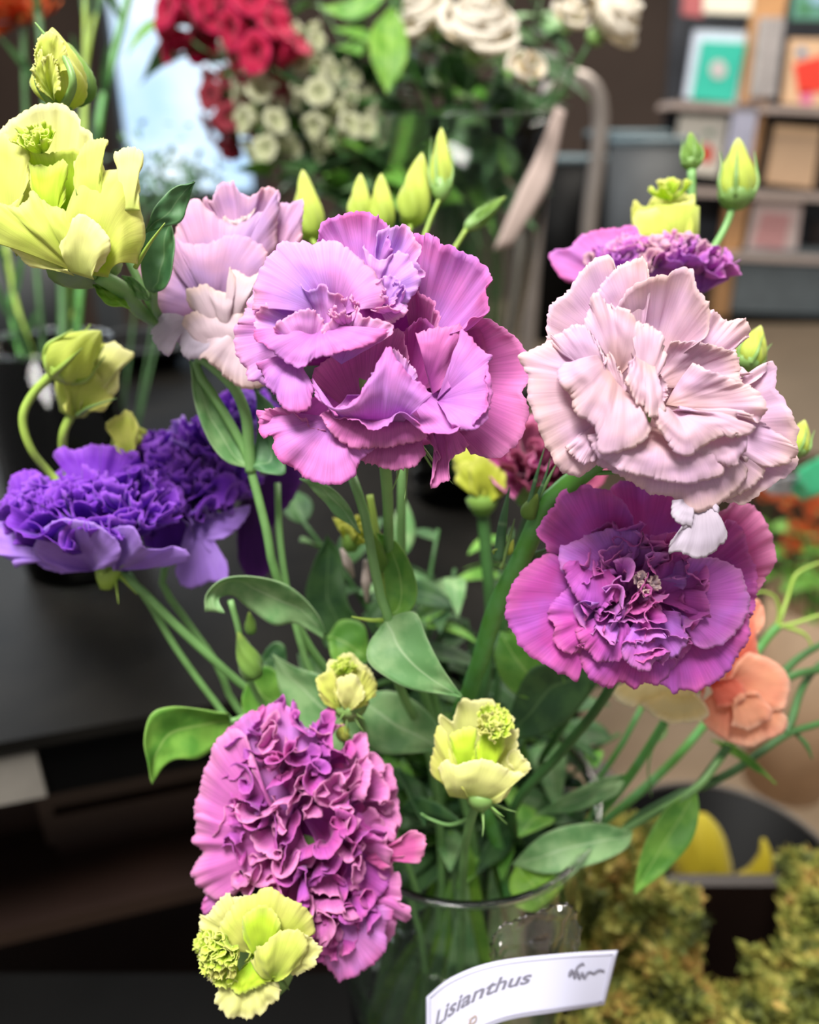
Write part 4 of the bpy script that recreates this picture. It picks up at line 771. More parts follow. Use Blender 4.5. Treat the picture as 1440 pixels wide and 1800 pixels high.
T = Thing('lisianthus', 'second purple bloom with long hanging petals, left of the central stems', 'flower', vin(-.045,.035), FSTEM)
D = .40
B = receptacle(T, P(345,900,.42), away((.1,.6,.6)), .012, .02, label='purple bloom with hanging petals')
frill(T, B, P(330,850,.408), away((.05,.75,.55)), .038, 22, ['purple','lilac','purple','purple'], 8, 84, 40, seed=41, ruffle=.004, rf=3.5)
frill(T, B, P(285,810,.40), away((-.2,.8,.5)), .022, 9, ['purple','purple2'], 8, 80, 42, seed=42, ruffle=.003)
frill(T, B, P(380,780,.40), away((.2,.7,.6)), .024, 9, ['lilac','purple'], 8, 80, 42, seed=43, ruffle=.003)
frill(T, B, P(425,735,.405), away((.3,.7,.6)), .02, 7, ['lilac','purple'], 8, 80, 42, seed=45, ruffle=.003)
frill(T, B, P(300,890,.40), away((-.2,.3,.9)), .02, 7, ['purple2','purple'], 8, 80, 42, seed=44, ruffle=.003)
D = .395
def p7(rim, base, mat='purple', **k):
    k.setdefault('ruffle', .0013); k.setdefault('nu', 80); return pet(T, B, D, rim, base, mat, **k)
p7([(325,885),(345,870),(370,850),(390,830),(412,835),(418,855),(415,880),(385,892),(360,898),(340,897)], (375,860), 'purple', dz=-1, bz=-.3, cup=-.3)
p7([(345,900,0),(370,905),(405,898),(438,888),(436,905),(420,928),(395,945),(365,950)], (340,915), 'lilac', dz=-.8, bz=-.3, cup=-.2)
p7([(335,920),(340,950),(330,980),(308,1000),(318,1030),(345,1033),(372,1022),(400,1022),(398,985),(380,975),(362,965),(355,940)], [(335,895),(352,900)], 'lilac', dz=-.9, bz=-.3, cup=-.2)
p7([(255,960),(250,930),(262,900),(290,880),(320,900),(335,940),(330,975),(300,965)], (300,985), 'purple2', dz=-.4, bz=0, cup=.2)
p7([(415,700,1),(430,685,1),(448,700,1),(452,740,1),(448,790,1)], (410,830), 'purple', dz=1, bz=1)
p7([(415,900,3),(420,960,3),(425,1000,3),(450,1020,3),(475,1000,3),(480,930,3),(520,870,3),(530,830,3),(500,810,3)], (430,860), 'plum', dz=3, bz=2.5, cup=.3)
stem(T, [(350,910,.42),(285,1010,.41),(320,1080,.412),(380,1165,.415),(408,1230,.42),(470,1300,.43),vin(-.045,.035,.3),vin(-.045,.035)], [.0018,.0018,.0018,.002], 'stem')
bud(T, P(240,800,.40), P(208,735,.39), .010, 'budl', sep=False, seed=9, la=.2); 
pet(T, B, .385, [(205,790),(195,765),(186,742),(205,730),(225,722),(240,740),(243,775)], (232,810), 'lime', dz=0, bz=.4, ruffle=.0015, cup=-.2)
stem(T, [(242,800,.40),(280,870,.41),(345,900,.42)], [.0012,.0014], 'stemy', 'branch')

# ---------------------------------------------------------------- bottom left: magenta ruffles and lime rosette
T = Thing('lisianthus', 'tall ruffled magenta bloom with a lime rosette under it, lower left', 'flower', vin(-.05,-.03), FSTEM)
D = .335
B = receptacle(T, P(540,1470,.36), away((-.2,.2,.9)), .016, .02, label='ruffled magenta bloom')
def p8(rim, base, mat='pink', **k):
    k.setdefault('ruffle', .0014); k.setdefault('nu', 90); return pet(T, B, D, rim, base, mat, **k)
p8([(400,1330,1),(393,1290,1),(419,1267,1),(440,1250,1),(456,1249,1),(470,1240,1),(483,1235,1),(500,1238,1),(515,1250,1),(530,1270,.8),(560,1300,.6)], (505,1450), 'pink', dz=.9, bz=1.2, cup=-.3)
p8([(341,1440,.6),(339,1418,.6),(345,1400,.6),(350,1386,.6),(358,1360,.6),(369,1331,.6),(380,1305,.6),(392,1290,.6),(410,1280,.6),(430,1290,.4),(440,1320,.2),(450,1360,0)], (500,1450), 'candy', dz=.5, bz=1, cup=-.5, nu=100)
p8([(380,1430,.5),(350,1430,.6),(346,1450,.6),(341,1473,.6),(348,1500,.6),(341,1528,.6),(350,1552,.6),(360,1570,.6),(378,1580,.5),(395,1580,.4),(410,1570,.3),(420,1550,.2),(440,1530,.1)], (505,1465), 'candy', dz=.5, bz=1, cup=-.5, nu=100, ruffle=.0018, rf=4)
p8([(362,1610,.8),(355,1590,.8),(370,1565,.8),(400,1560,.7),(440,1570,.6)], (450,1530), 'pink', dz=.8, bz=1)
p8([(566,1690,.4),(580,1712,.4),(593,1728,.4),(605,1720,.4),(615,1712,.4),(630,1712,.4),(650,1700,.4),(667,1684,.4),(680,1660,.4),(678,1638,.5),(690,1618,.5),(692,1600,.6),(675,1590,.7)], (595,1590), 'pink', dz=.5, bz=1, cup=-.3)
p8([(640,1600,1),(680,1560,1.2),(690,1500,1.4),(700,1450,1.4),(690,1440,1.4),(660,1430,1.3),(630,1430,1.2)], (570,1500), 'magenta', dz=1.2, bz=1.4)
p8([(665,1510,.8),(690,1490,.7),(700,1480,.6),(715,1470,.5),(735,1465,.5),(748,1475,.5),(746,1500,.5),(735,1518,.5),(722,1510,.5),(705,1505,.6),(690,1520,.7),(675,1530,.8)], (640,1510), 'rosepink', dz=.6, bz=1, ruffle=.0018)
pet(T, B, D, [(420,1560),(400,1430),(440,1320),(520,1280),(600,1340),(650,1440),(660,1560),(610,1660),(520,1620)], (530,1470), 'magenta2', dz=1.4, bz=1.9, nu=80)
mats8 = ['magenta','candy','magenta','candy']
for k,(x,y,s,axx) in enumerate(((505,1300,.020,(.0,.6,.8)),(475,1360,.022,(-.3,.3,.9)),(565,1350,.021,(.3,.4,.8)),(620,1420,.022,(.5,.2,.8)),(520,1430,.024,(0,.1,1)),(455,1470,.022,(-.3,.0,.9)),(590,1500,.022,(.3,-.1,.9)),(515,1540,.024,(-.1,-.2,1)),(610,1600,.022,(.3,-.3,.9)),(560,1610,.018,(0,-.3,.9)))):
    frill(T, B, P(x,y,.345), away(axx), s*1.08, 5, mats8, 22, 70, 46, seed=60+k, ruffle=.0044, rf=1.25, nu=50, nv=14, cupf=.2)
stem(T, [P(540,1480,.365),(600,1500,.385),(650,1480,.39),(690,1440,.40),vin(-.05,-.03,.1),vin(-.05,-.03)], [.0024,.0024], 'stemd')
D = .31
BR = receptacle(T, P(455,1690,.335), away((-.2,.1,.9)), .016, .014, label='lime rosette')
def p9(rim, base, mat='lime', **k):
    k.setdefault('ruffle', .0009); k.setdefault('serr', .0007); return pet(T, BR, D, rim, base, mat, **k)
p9([(352,1640,.8),(350,1610,.8),(365,1608,.8),(378,1590,.8),(400,1570,.8),(412,1578,.8),(440,1572,.8)], (440,1650), 'cream', dz=.8, bz=1.2, cup=-.2)
p9([(375,1650,.5),(390,1620,.4),(405,1595,.3),(425,1578,.3),(445,1572,.3),(465,1560,.3),(482,1562,.3),(500,1575,.3),(530,1590,.4),(550,1610,.5),(556,1640,.6)], (465,1670), 'lime', dz=.4, bz=1, cup=-.5, nu=90)
p9([(420,1640,0),(430,1610,-.1),(445,1598,-.2),(460,1590,-.2),(480,1600,-.2),(492,1620,-.2),(495,1645,-.1),(480,1665,0)], (465,1690), 'limedeep', dz=-.1, bz=.4, cup=-.3)
p9([(440,1690,0),(448,1665,-.2),(465,1662,-.4),(480,1645,-.4),(498,1635,-.3),(530,1637,-.2),(540,1660,-.1),(530,1690,0),(510,1705,0)], (480,1722), 'lime', dz=-.3, bz=.2, cup=-.4)
p9([(525,1650,.2),(535,1640,.1),(548,1650,.1),(560,1662,.1),(568,1668,.1),(562,1680,.1),(555,1685,.1),(556,1695,.1),(535,1710,.2),(515,1715,.2),(512,1700,.3)], (505,1680), 'cream', dz=.1, bz=.4, cup=-.1)
p9([(378,1735,.3),(380,1760,.2),(384,1774,.1),(400,1784,0),(415,1790,0),(430,1793,0),(450,1786,0),(465,1775,.1),(480,1765,.2),(492,1750,.2),(496,1738,.3),(485,1728,.4)], (440,1700), 'cream', dz=.1, bz=.6, cup=-.2, rf=4.5, ruffle=.0014)
p9([(392,1725,0),(400,1740,-.1),(425,1745,-.1),(445,1738,-.1),(470,1730,0),(490,1715,.1)], (440,1690), 'limedeep', dz=-.1, bz=.3, cup=-.2)
p9([(355,1650,.2),(350,1680,.1),(358,1710,.1),(375,1728,0),(400,1725,0)], (410,1680), 'cream', dz=.1, bz=.4)
frill(T, BR, P(392,1672,.312), away((-.4,0,.9)), .0125, 16, ['limedeep','lime','limedeep'], 5, 78, 40, seed=91, ruffle=.0017)
frill(T, BR, P(470,1670,.322), away((.1,0,1)), .014, 7, ['limedeep'], 10, 60, 45, seed=92, ruffle=.0012)
stem(T, [P(460,1690,.34),(540,1640,.365),(620,1560,.385),(690,1440,.40)], [.0018,.002], 'stem', 'branch')
T.part('sepal', MB().tube([P(490,1720,.33),P(500,1728,.325),P(508,1740,.322)],[.0009,.0007,.0002],6), M['calyx'], BR)

# ---------------------------------------------------------------- lime rosette beside the vase mouth
T = Thing('lisianthus', 'half-open lime rosette standing above the vase rim', 'flower', vin(.0,-.035), FSTEM)
D = .335
B = receptacle(T, P(845,1392,.342), away((.05,.95,.2)), .0075, .008, label='half-open lime rosette')
def p10(rim, base, mat='lime', **k):
    k.setdefault('ruffle', .0008); k.setdefault('serr', .0007); return pet(T, B, D, rim, base, mat, **k)
p10([(775,1310,.9),(770,1262,.9),(778,1256,.9),(795,1268,.9),(805,1240,.9),(815,1228,.9),(835,1232,.9),(860,1228,.9),(872,1238,.9),(880,1260,.9),(900,1270,.8),(905,1290,.8)], (840,1370), 'cream', dz=.9, bz=1.2, cup=.2)
p10([(870,1340,.5),(885,1290,.4),(895,1260,.5),(905,1262,.5),(900,1280,.5),(914,1285,.5),(908,1300,.5),(912,1312,.4),(900,1330,.3)], (850,1390), 'cream', dz=.4, bz=.6)
p10([(790,1330,.2),(788,1300,.2),(800,1285,.1),(825,1278,0),(838,1285,0),(835,1310,0),(838,1345,0)], (820,1365), 'limedeep', dz=.1, bz=.4, cup=-.35)
p10([(830,1330,.2),(840,1300,.1),(850,1275,.1),(875,1280,.1),(885,1310,.1),(875,1345,.1)], (850,1370), 'limedeep', dz=.1, bz=.4, cup=-.35)
p10([(757,1360,.6),(755,1335,.4),(762,1310,.3),(765,1290,.2),(772,1275,.2),(785,1290,0),(788,1310,0),(792,1335,-.1),(800,1350,-.2),(805,1370,-.2)], (825,1405), 'lime', dz=.1, bz=.5, cup=-.4)
p10([(905,1350,.3),(892,1335,.2),(898,1322,.2),(910,1318,.2),(920,1330,.1),(930,1340,.1),(933,1352,.1),(920,1362,.1),(900,1360,.2)], (880,1372), 'cream', dz=.1, bz=.4)
p10([(770,1350,.1),(785,1335,-.2),(800,1345,-.4),(825,1338,-.5),(850,1334,-.5),(875,1342,-.5),(900,1355,-.4),(925,1358,-.3),(905,1372,-.2),(890,1395,.1)], [(790,1400,.4),(865,1412,.5)], 'cream', dz=-.4, bz=.5, cup=-.4, nu=90)
frill(T, B, P(868,1278,.335), away((.15,.7,.7)), .0095, 12, ['limedeep','lime'], 5, 70, 40, seed=95, ruffle=.0014)
sepals(T, B, P(850,1408,.345), away((.4,-.5,.4)), .012, 4, .0008, 'calyx', seed=3)
stem(T, [(843,1400,.347),(825,1450,.36),(815,1520,.39),vin(.0,-.035,.35),vin(.0,-.035)], [.002,.002,.0022], 'stem')
stem(T, [(823,1440,.36),(790,1450,.365),(757,1440,.37),(740,1430,.37)], [.0010,.0008,.0004], 'stem', 'tendril')

T = Thing('lisianthus', 'small lime rosette bud in front of the broad leaves', 'flower', vin(-.02,-.03), FSTEM)
D = .35
B = receptacle(T, P(615,1235,.36), away((0,.95,.2)), .009, .008, label='small lime rosette')
def p11(rim, base, mat='lime', **k):
    k.setdefault('ruffle', .0009); k.setdefault('serr', .0006); return pet(T, B, D, rim, base, mat, **k)
p11([(575,1190,.6),(578,1160,.6),(590,1160,.6),(602,1150,.6),(620,1148,.6),(635,1165,.6),(650,1175,.6),(660,1195,.6)], (615,1240), 'cream', dz=.6, bz=.8, cup=-.2)
p11([(640,1180,.3),(655,1190,.3),(665,1208,.3),(655,1225,.3),(640,1240,.3)], (615,1245), 'lime', dz=.3, bz=.5, cup=-.3)
p11([(563,1235,.2),(560,1210,.1),(557,1192,.1),(570,1183,0),(585,1175,0),(588,1200,0),(590,1230,.1)], (600,1248), 'lime', dz=.1, bz=.5, cup=-.2)
p11([(590,1220,-.1),(592,1195,-.2),(605,1188,-.3),(622,1185,-.3),(635,1200,-.3),(643,1222,-.3),(630,1235,-.2)], (612,1250), 'cream', dz=-.2, bz=.4, cup=-.3)
frill(T, B, P(605,1180,.353), away((0,.9,.4)), .007, 7, ['limedeep'], 5, 60, 40, seed=97, ruffle=.001)
sepals(T, B, P(613,1245,.357), away((.1,-.4,.5)), .010, 4, .0006, 'calyx', seed=5)
stem(T, [(620,1245,.362),(640,1280,.37),(645,1340,.38),(665,1400,.40),vin(-.02,-.03,.3),vin(-.02,-.03)], [.0016,.0018,.002], 'stem')
stem(T, [(608,1255,.362),(605,1300,.365),(622,1350,.378),(650,1390,.395)], [.0007,.0009,.001], 'stem', 'branch')
bud(T, P(606,1300,.362), P(600,1270,.358), .0035, 'budl', sep=True, seed=12)

# ---------------------------------------------------------------- frilled bloom and lime cup behind the blush bloom
T = Thing('lisianthus', 'frilled lilac-pink bloom with a lime cup and buds, behind the blush bloom', 'flower', vin(.05,.045), FSTEM)
D = .37
B = receptacle(T, P(1150,520,.39), away((0,.9,.3)), .012, .014, label='frilled lilac-pink bloom seen from the side')
pet(T, B, D, [(1010,500),(985,488),(965,450),(975,440),(1000,438),(1020,415),(1050,402),(1085,400),(1115,398),(1130,430)], (1120,520), 'pink', dz=1, bz=1.5, cup=-.2, ruffle=.0016, nu=80)
pet(T, B, D, [(1090,520),(1080,480),(1090,440),(1105,425),(1130,435),(1150,430),(1170,440),(1195,430),(1215,425),(1235,450),(1260,460),(1288,470),(1270,490),(1245,510)], (1160,560), 'orchid', dz=0, bz=1, cup=-.2, ruffle=.0025, nu=80)
for k,(x,y,s) in enumerate(((1110,455,.015),(1150,460,.017),(1195,455,.017),(1235,475,.015),(1070,470,.014))):
    frill(T, B, P(x,y,.37), away((0,.8,.5)), s, 8, ['pinkbright','orchid','mauve'], 10, 75, 42, seed=110+k, ruffle=.0026)
pet(T, B, D, [(1240,480),(1250,445),(1262,440),(1272,460),(1288,465),(1282,488),(1262,492)], (1235,515), 'orchid', dz=-.4, bz=0, ruffle=.0015)
c_ = P(1170,440,.40)
o = T.part('bloom', MB().lathe([(.0002,-.012),(.012,-.006),(.0155,.006),(.0145,.02),(.0002,.021)], c_, 24, away((0,.95,.25))), M['budl'], label='lime cup-shaped bloom')
for rim_, dz_, mt in (([(1115,400),(1113,360),(1118,352),(1135,365),(1150,345),(1170,350),(1190,335),(1210,342),(1222,345),(1220,390),(1218,420)],.5,'lime'), ([(1114,420),(1113,375),(1120,368),(1140,372),(1165,365),(1190,355),(1215,352),(1222,360),(1220,400),(1216,428)],-1.4,'lime')):
    pet(T, o, .40, rim_, [(1125,470),(1205,472)], mt, dz=dz_, bz=dz_*.6, cup=-.5 if dz_<0 else .3, ruffle=.001, nu=70)
frill(T, o, P(1180,345,.40), away((0,.9,.4)), .012, 6, ['lime','limedeep'], 5, 60, 42, seed=120, ruffle=.0012)
bud(T, P(1216,295,.41), P(1214,232,.41), .0062, 'budg', seed=14, sep=True)
stem(T, [(1216,298,.41),(1214,380,.412),(1190,460,.405)], [.0022,.0018], 'stem', 'branch')
bud(T, P(1293,362,.41), P(1298,242,.41), .0105, 'budl', seed=15, la=.08)
stem(T, [(1290,360,.41),(1275,400,.412),(1245,450,.41),(1180,540,.405)], [.0018,.0018], 'stem', 'branch')
bud(T, P(1308,648,.35), P(1338,572,.35), .0075, 'budl', seed=16); stem(T, [(1306,650,.35),(1270,690,.36),(1190,760,.39)], [.0012,.0014], 'stem', 'branch')
bud(T, P(1395,800,.36), P(1415,738,.36), .006, 'budl', seed=17); stem(T, [(1394,802,.36),(1300,830,.38),(1180,860,.40)], [.0012,.0014], 'stem', 'branch')
stem(T, [P(1150,530,.39),(1185,700,.40),(1170,900,.41),(1090,1130,.425),(980,1290,.44),vin(.05,.045,.2),vin(.05,.045)], [.002,.0024], 'stemd')

# ---------------------------------------------------------------- shaded flowers between the two big blooms
T = Thing('lisianthus', 'shaded wine-pink bloom between the central and blush blooms', 'flower', vin(.0,.055), FSTEM)
D = .43
B = receptacle(T, P(940,860,.45), away((0,.4,.8)), .013, .015, label='shaded wine-pink bloom')
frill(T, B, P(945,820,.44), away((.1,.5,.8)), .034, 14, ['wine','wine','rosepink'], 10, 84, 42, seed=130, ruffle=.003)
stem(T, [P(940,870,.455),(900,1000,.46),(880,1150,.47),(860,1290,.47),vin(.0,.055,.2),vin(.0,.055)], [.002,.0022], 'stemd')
T = Thing('lisianthus', 'olive-lime closed flower below the central bloom', 'flower', vin(-.015,.05), FSTEM)
B = receptacle(T, P(848,878,.43), away((0,.95,.2)), .009, .009, 'budg', label='olive-lime closed flower')
for rim_, mt, dz_ in (([(795,830),(800,800),(820,785),(840,795),(855,810),(850,850)],'limeol',.8), ([(825,860),(828,820),(845,800),(870,815),(888,830),(888,860),(875,878)],'limeol',-.2), ([(800,850),(805,820),(825,812),(845,830),(850,865)],'limeol',.2)):
    pet(T, B, .425, rim_, (848,885), mt, dz=dz_, bz=.5, cup=-.4)
stem(T, [(848,880,.432),(855,980,.44),(862,1100,.45),(835,1280,.46),vin(-.015,.05,.2),vin(-.015,.05)], [.0036,.003,.0026], 'stemd')
# ---------------------------------------------------------------- leafy stems of the main bouquet
T = Thing('leafy_stem', 'green leafy stem with paired broad leaves rising below the central bloom', 'stem', vin(-.01,-.01), FSTEM)
stem(T, [(618,835,.335),(640,900,.335),(655,980,.338),(672,1060,.342),(684,1090,.345),(700,1200,.375),(760,1350,.42),vin(-.01,-.01,.3),vin(-.01,-.01)], [.0020,.0022,.0022,.0022,.0024], 'stem')
stem(T, [(650,870,.36),(660,930,.358),(668,1010,.352),(684,1090,.345)], [.0016,.0018], 'stemy', 'branch')
leaf2(T, [(678,1088,.345),(706,1078,.342),(733,1079,.338),(752,1123,.335),(776,1170,.335),(814,1226,.34)], [(678,1088,.345),(651,1127,.340),(647,1162,.336),(678,1190,.334),(729,1213,.335),(814,1226,.34)], 'leaf', fold=.16)
leaf2(T, [(662,937,.352),(672,987,.348),(680,1053,.345),(686,1084,.345)], [(662,937,.352),(692,948,.35),(721,990,.346),(733,1038,.344),(722,1073,.344),(686,1084,.345)], 'leafb', fold=.2)
leaf2(T, [(527,841,.33),(573,851,.33),(612,886,.332),(634,937,.335)], [(527,841,.33),(555,865,.334),(590,905,.336),(634,937,.335)], 'leaf', fold=.2)
bud(T, P(670,1005,.35), P(655,935,.343), .0042, 'budg', seed=21, sep=False)
T.part('tendril', MB().tube([P(674,1090,.345),P(650,1090,.34),P(618,1084,.337)],[.0011,.0009,.0003],8), M['stemy'])
pet_c = P(620,945,.39)
o = T.part('bloom', MB().lathe([(.0002,-.008),(.004,-.006),(.006,.002),(.0002,.004)], pet_c, 16, away((.3,.8,.2))), M['budg'], label='tiny olive-lime bloom')
frill(T, o, pet_c, away((.2,.9,.3)), .015, 8, ['limeol'], 10, 70, 42, seed=140, ruffle=.0015)
for k,(a,b) in enumerate((((600,965),(622,1015)),((642,985),(645,1060)))):
    T.part('dry_sepal', MB().tube([P(*a,.40),P((a[0]+b[0])/2,(a[1]+b[1])/2,.397),P(*b,.40)],[.001,.0026,.0006],8), M['taupe'], o)

T = Thing('leafy_stem', 'green stem with an arching curled leaf, left of the broad leaves', 'stem', vin(-.03,.01), FSTEM)
stem(T, [(488,850,.385),(490,920,.38),(500,1010,.38),(520,1100,.385),(555,1200,.39),(640,1330,.42),vin(-.03,.01,.3),vin(-.03,.01)], [.0016,.0018,.002], 'stem')
leaf2(T, [(360,1075,.352),(362,1045,.350),(390,1018,.347),(437,1012,.347),(496,1024,.352),(534,1050,.358),(562,1085,.362),(574,1115,.368)], [(396,1078,.350),(386,1053,.354),(412,1046,.362),(438,1070,.362),(480,1098,.362),(515,1095,.366),(546,1110,.368),(570,1123,.370)], 'leaf', fold=.28)
stem(T, [(405,1055,.37),(420,1110,.372),(430,1170,.38),(470,1250,.39),(560,1340,.42)], [.0014,.0016,.0018], 'stem', 'branch')
bud(T, P(450,1195,.372), P(418,1110,.37), .0062, 'budg', seed=23, sep=False)
bud(T, P(442,1115,.375), P(438,1075,.372), .003, 'budg', seed=24, sep=False)
leaf2(T, [(575,941,.42),(550,995,.42),(538,1053,.42),(573,1139,.42)], [(575,941,.42),(600,980,.425),(612,1060,.42),(636,1110,.42),(573,1139,.42)], 'leafd', fold=.2)
leaf2(T, [(575,1120,.41),(600,1090,.412),(640,1100,.41),(650,1160,.41)], [(575,1120,.41),(585,1160,.405),(610,1180,.405),(650,1160,.41)], 'leafb', fold=.15)
leaf2(T, [(480,1150,.392),(520,1172,.388),(570,1190,.386),(625,1235,.388),(660,1320,.392)], [(480,1150,.392),(495,1220,.39),(540,1290,.388),(600,1325,.388),(660,1320,.392)], 'leaf', fold=.14)
leaf2(T, [(625,1220,.40),(690,1215,.395),(740,1240,.392),(775,1285,.392),(770,1320,.395)], [(625,1220,.40),(628,1270,.392),(662,1320,.39),(720,1325,.39),(770,1320,.395)], 'leaf', fold=.16)
leaf2(T, [(400,1255,.375),(350,1247,.37),(300,1243,.366),(266,1256,.363),(254,1300,.362),(260,1345,.365),(268,1378,.368)], [(415,1290,.385),(385,1310,.382),(350,1333,.378),(310,1335,.372),(288,1348,.37),(276,1365,.37),(268,1378,.368)], 'leafb', fold=.2)
stem(T, [(405,1268,.38),(450,1260,.39),(520,1300,.41),(600,1380,.43)], [.0012,.0016], 'stem', 'branch')
leaf2(T, [(440,1190,.40),(460,1170,.40),(490,1185,.40),(500,1240,.40)], [(440,1190,.40),(425,1230,.40),(440,1270,.40),(500,1240,.40)], 'leafb', fold=.15)
leaf2(T, [(455,1160,.41),(480,1130,.41),(500,1135,.41),(505,1170,.41)], [(455,1160,.41),(460,1185,.408),(480,1190,.408),(505,1170,.41)], 'leafd', fold=.15)

T = Thing('leafy_stem', 'thin green stem with a hanging pointed leaf, right of the vase', 'stem', vin(.055,-.005), FSTEM)
stem(T, [(1330,1255,.47),(1270,1330,.45),(1225,1385,.43),(1150,1430,.43),(1080,1470,.43),(1010,1520,.43),(930,1560,.43),vin(.055,-.005,.35),vin(.055,-.005)], [.0018,.002,.0022], 'stem')
leaf2(T, [(1224,1383,.43),(1175,1418,.425),(1140,1470,.42),(1120,1530,.42),(1116,1572,.42)], [(1224,1383,.43),(1229,1430,.425),(1215,1480,.42),(1170,1532,.418),(1116,1572,.42)], 'leafb', fold=.22)
leaf2(T, [(1113,1462,.42),(1050,1447,.415),(985,1455,.412),(938,1480,.415),(900,1520,.42)], [(1113,1462,.42),(1100,1492,.41),(1040,1520,.405),(960,1535,.405),(900,1520,.42)], 'leaf', fold=.22)
leaf2(T, [(1103,1360,.44),(1060,1368,.435),(1000,1395,.432),(940,1432,.44)], [(1103,1360,.44),(1085,1395,.43),(1020,1424,.428),(940,1432,.44)], 'leaf', fold=.2)
leaf2(T, [(905,1520,.42),(960,1530,.41),(985,1555,.405),(945,1598,.40)], [(905,1520,.42),(895,1560,.41),(910,1585,.405),(945,1598,.40)], 'leafy', fold=.2)
leaf2(T, [(1040,1150,.42),(1000,1170,.41),(930,1180,.405),(880,1300,.42)], [(1040,1150,.42),(1030,1230,.415),(960,1290,.41),(880,1300,.42)], 'leafd', fold=.2)
leaf2(T, [(880,1110,.42),(920,1120,.415),(985,1180,.412),(1000,1240,.42)], [(880,1110,.42),(870,1160,.415),(905,1220,.41),(1000,1240,.42)], 'leafb', fold=.2)

# broad leaves standing in the water
r = np.random.default_rng(31)
for k in range(16):
    a_ = 2.4*k; q_ = .012+.036*((k*.37)%1); b = vin(q_*math.cos(a_), q_*math.sin(a_)); T = Thing('cut_leaf', 'pale green leaf blade under water in the glass vase', 'leaf', b, 'leaves under water in the vase')
    lancet(T, b+np.array((0,0,.01)), (-.1*math.cos(a_), -.1*math.sin(a_), 1), .19+.05*r.random(), .016, (r.normal(0,.4),-1,.1), ['leaf','leafy','leaf'][k%3], droop=0, name='blade')
    T.part('stem', MB().tube([b, b+np.array((0,0,.02))],[.002],6), M['stem'])

# fillers: shaded leafy stems in the heart of the bouquet
r = np.random.default_rng(5)
FILL = [(820,1090,.50),(760,1010,.53),(900,930,.55),(1090,1290,.53),(520,900,.50),(590,980,.50),(700,960,.48),(770,930,.50),(800,1000,.49),(880,1000,.52),(640,1080,.47),(745,1090,.47),(930,1150,.50),(1000,1240,.50),(1050,1330,.50),(560,1220,.46),(700,1350,.45),(900,1330,.47),(960,1430,.46),(790,1240,.47),(1020,1080,.54),(680,1420,.42)]
pos = ['behind the stem of the blush bloom','in the dark gap under the central bloom','behind the green bracts','at the far right under the cream petals','behind the purple petals','behind the curled leaf','between the thin central stems','above the broad leaf, farther back','left of the thick stem','behind the thick stem','above the small lime rosette','beside the broad leaf','under the magenta bloom','below the magenta bloom, farther right','beside the crossing stems','under the arching leaf','above the vase mouth, centre','behind the half-open lime rosette','at the right of the vase mouth','between the two lime rosettes','behind the magenta bloom','at the left of the vase mouth']
for k,(x,y,d) in enumerate(FILL):
    b = vin(r.uniform(-.05,.05), r.uniform(-.01,.055))
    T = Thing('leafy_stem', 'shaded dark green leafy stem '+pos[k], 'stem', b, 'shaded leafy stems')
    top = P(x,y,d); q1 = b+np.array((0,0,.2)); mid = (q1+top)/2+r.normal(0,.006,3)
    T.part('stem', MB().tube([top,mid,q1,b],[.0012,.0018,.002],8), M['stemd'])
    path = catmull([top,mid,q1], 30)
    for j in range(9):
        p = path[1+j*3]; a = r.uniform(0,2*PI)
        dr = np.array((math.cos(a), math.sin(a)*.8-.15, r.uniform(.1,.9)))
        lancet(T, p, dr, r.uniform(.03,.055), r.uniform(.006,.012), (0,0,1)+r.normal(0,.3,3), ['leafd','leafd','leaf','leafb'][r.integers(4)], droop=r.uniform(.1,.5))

# ---------------------------------------------------------------- peach flower and thin stems at the right
T = Thing('freesia', 'peach and cream flower peeping out under the magenta bloom', 'flower', vin(.06,.03), FSTEM)
D = .40
B = receptacle(T, P(1215,1180,.415), away((-.2,.6,.3)), .010, .012, label='peach and cream bloom')
def q1_(rim, base, mat, **k):
    k.setdefault('ruffle', .001); k.setdefault('serr', .0003); return pet(T, B, D, rim, base, mat, **k)
q1_([(1072,1215),(1085,1232),(1110,1240),(1140,1238),(1175,1232),(1215,1232),(1225,1215)], (1150,1160), 'butter', dz=0, bz=.8, cup=-.4)
q1_([(1125,1238),(1150,1260),(1180,1272),(1215,1268),(1245,1258),(1240,1235)], (1190,1200), 'butter', dz=-.2, bz=.4, cup=-.4)
q1_([(1225,1240),(1240,1275),(1270,1298),(1300,1308),(1325,1312),(1350,1300),(1375,1290),(1386,1270),(1370,1240)], (1270,1195), 'peach', dz=.2, bz=.6, cup=-.3)
q1_([(1290,1190),(1310,1150),(1335,1150),(1365,1165),(1388,1190),(1390,1215),(1375,1245),(1345,1250),(1310,1235)], (1270,1200), 'peach', dz=0, bz=.5, cup=-.3)
q1_([(1232,1230),(1235,1205),(1260,1195),(1300,1195),(1312,1215),(1300,1235),(1262,1245)], (1240,1190), 'coral', dz=-.5, bz=.2, cup=-.2)
q1_([(1290,1245),(1320,1220),(1350,1235),(1355,1265),(1320,1285),(1285,1270)], (1280,1210), 'peach', dz=-.6, bz=.1, cup=-.3, ruffle=.002)
q1_([(1290,1180),(1300,1130),(1310,1085),(1325,1090),(1332,1130),(1335,1160),(1320,1180)], (1270,1200), 'coral', dz=.2, bz=.6, cup=-.2)
q1_([(1300,1110),(1320,1060),(1335,1055),(1343,1075),(1340,1105),(1325,1110)], (1295,1150), 'peach', dz=.5, bz=.8)
stem(T, [(1215,1185,.42),(1150,1300,.43),(1080,1400,.44),(1000,1480,.45),vin(.06,.03,.3),vin(.06,.03)], [.0024,.0026], 'stemv')
T = Thing('branching_stem', 'dark green forked stem crossing in from the right edge of the photo', 'stem', vin(.065,.0), FSTEM)
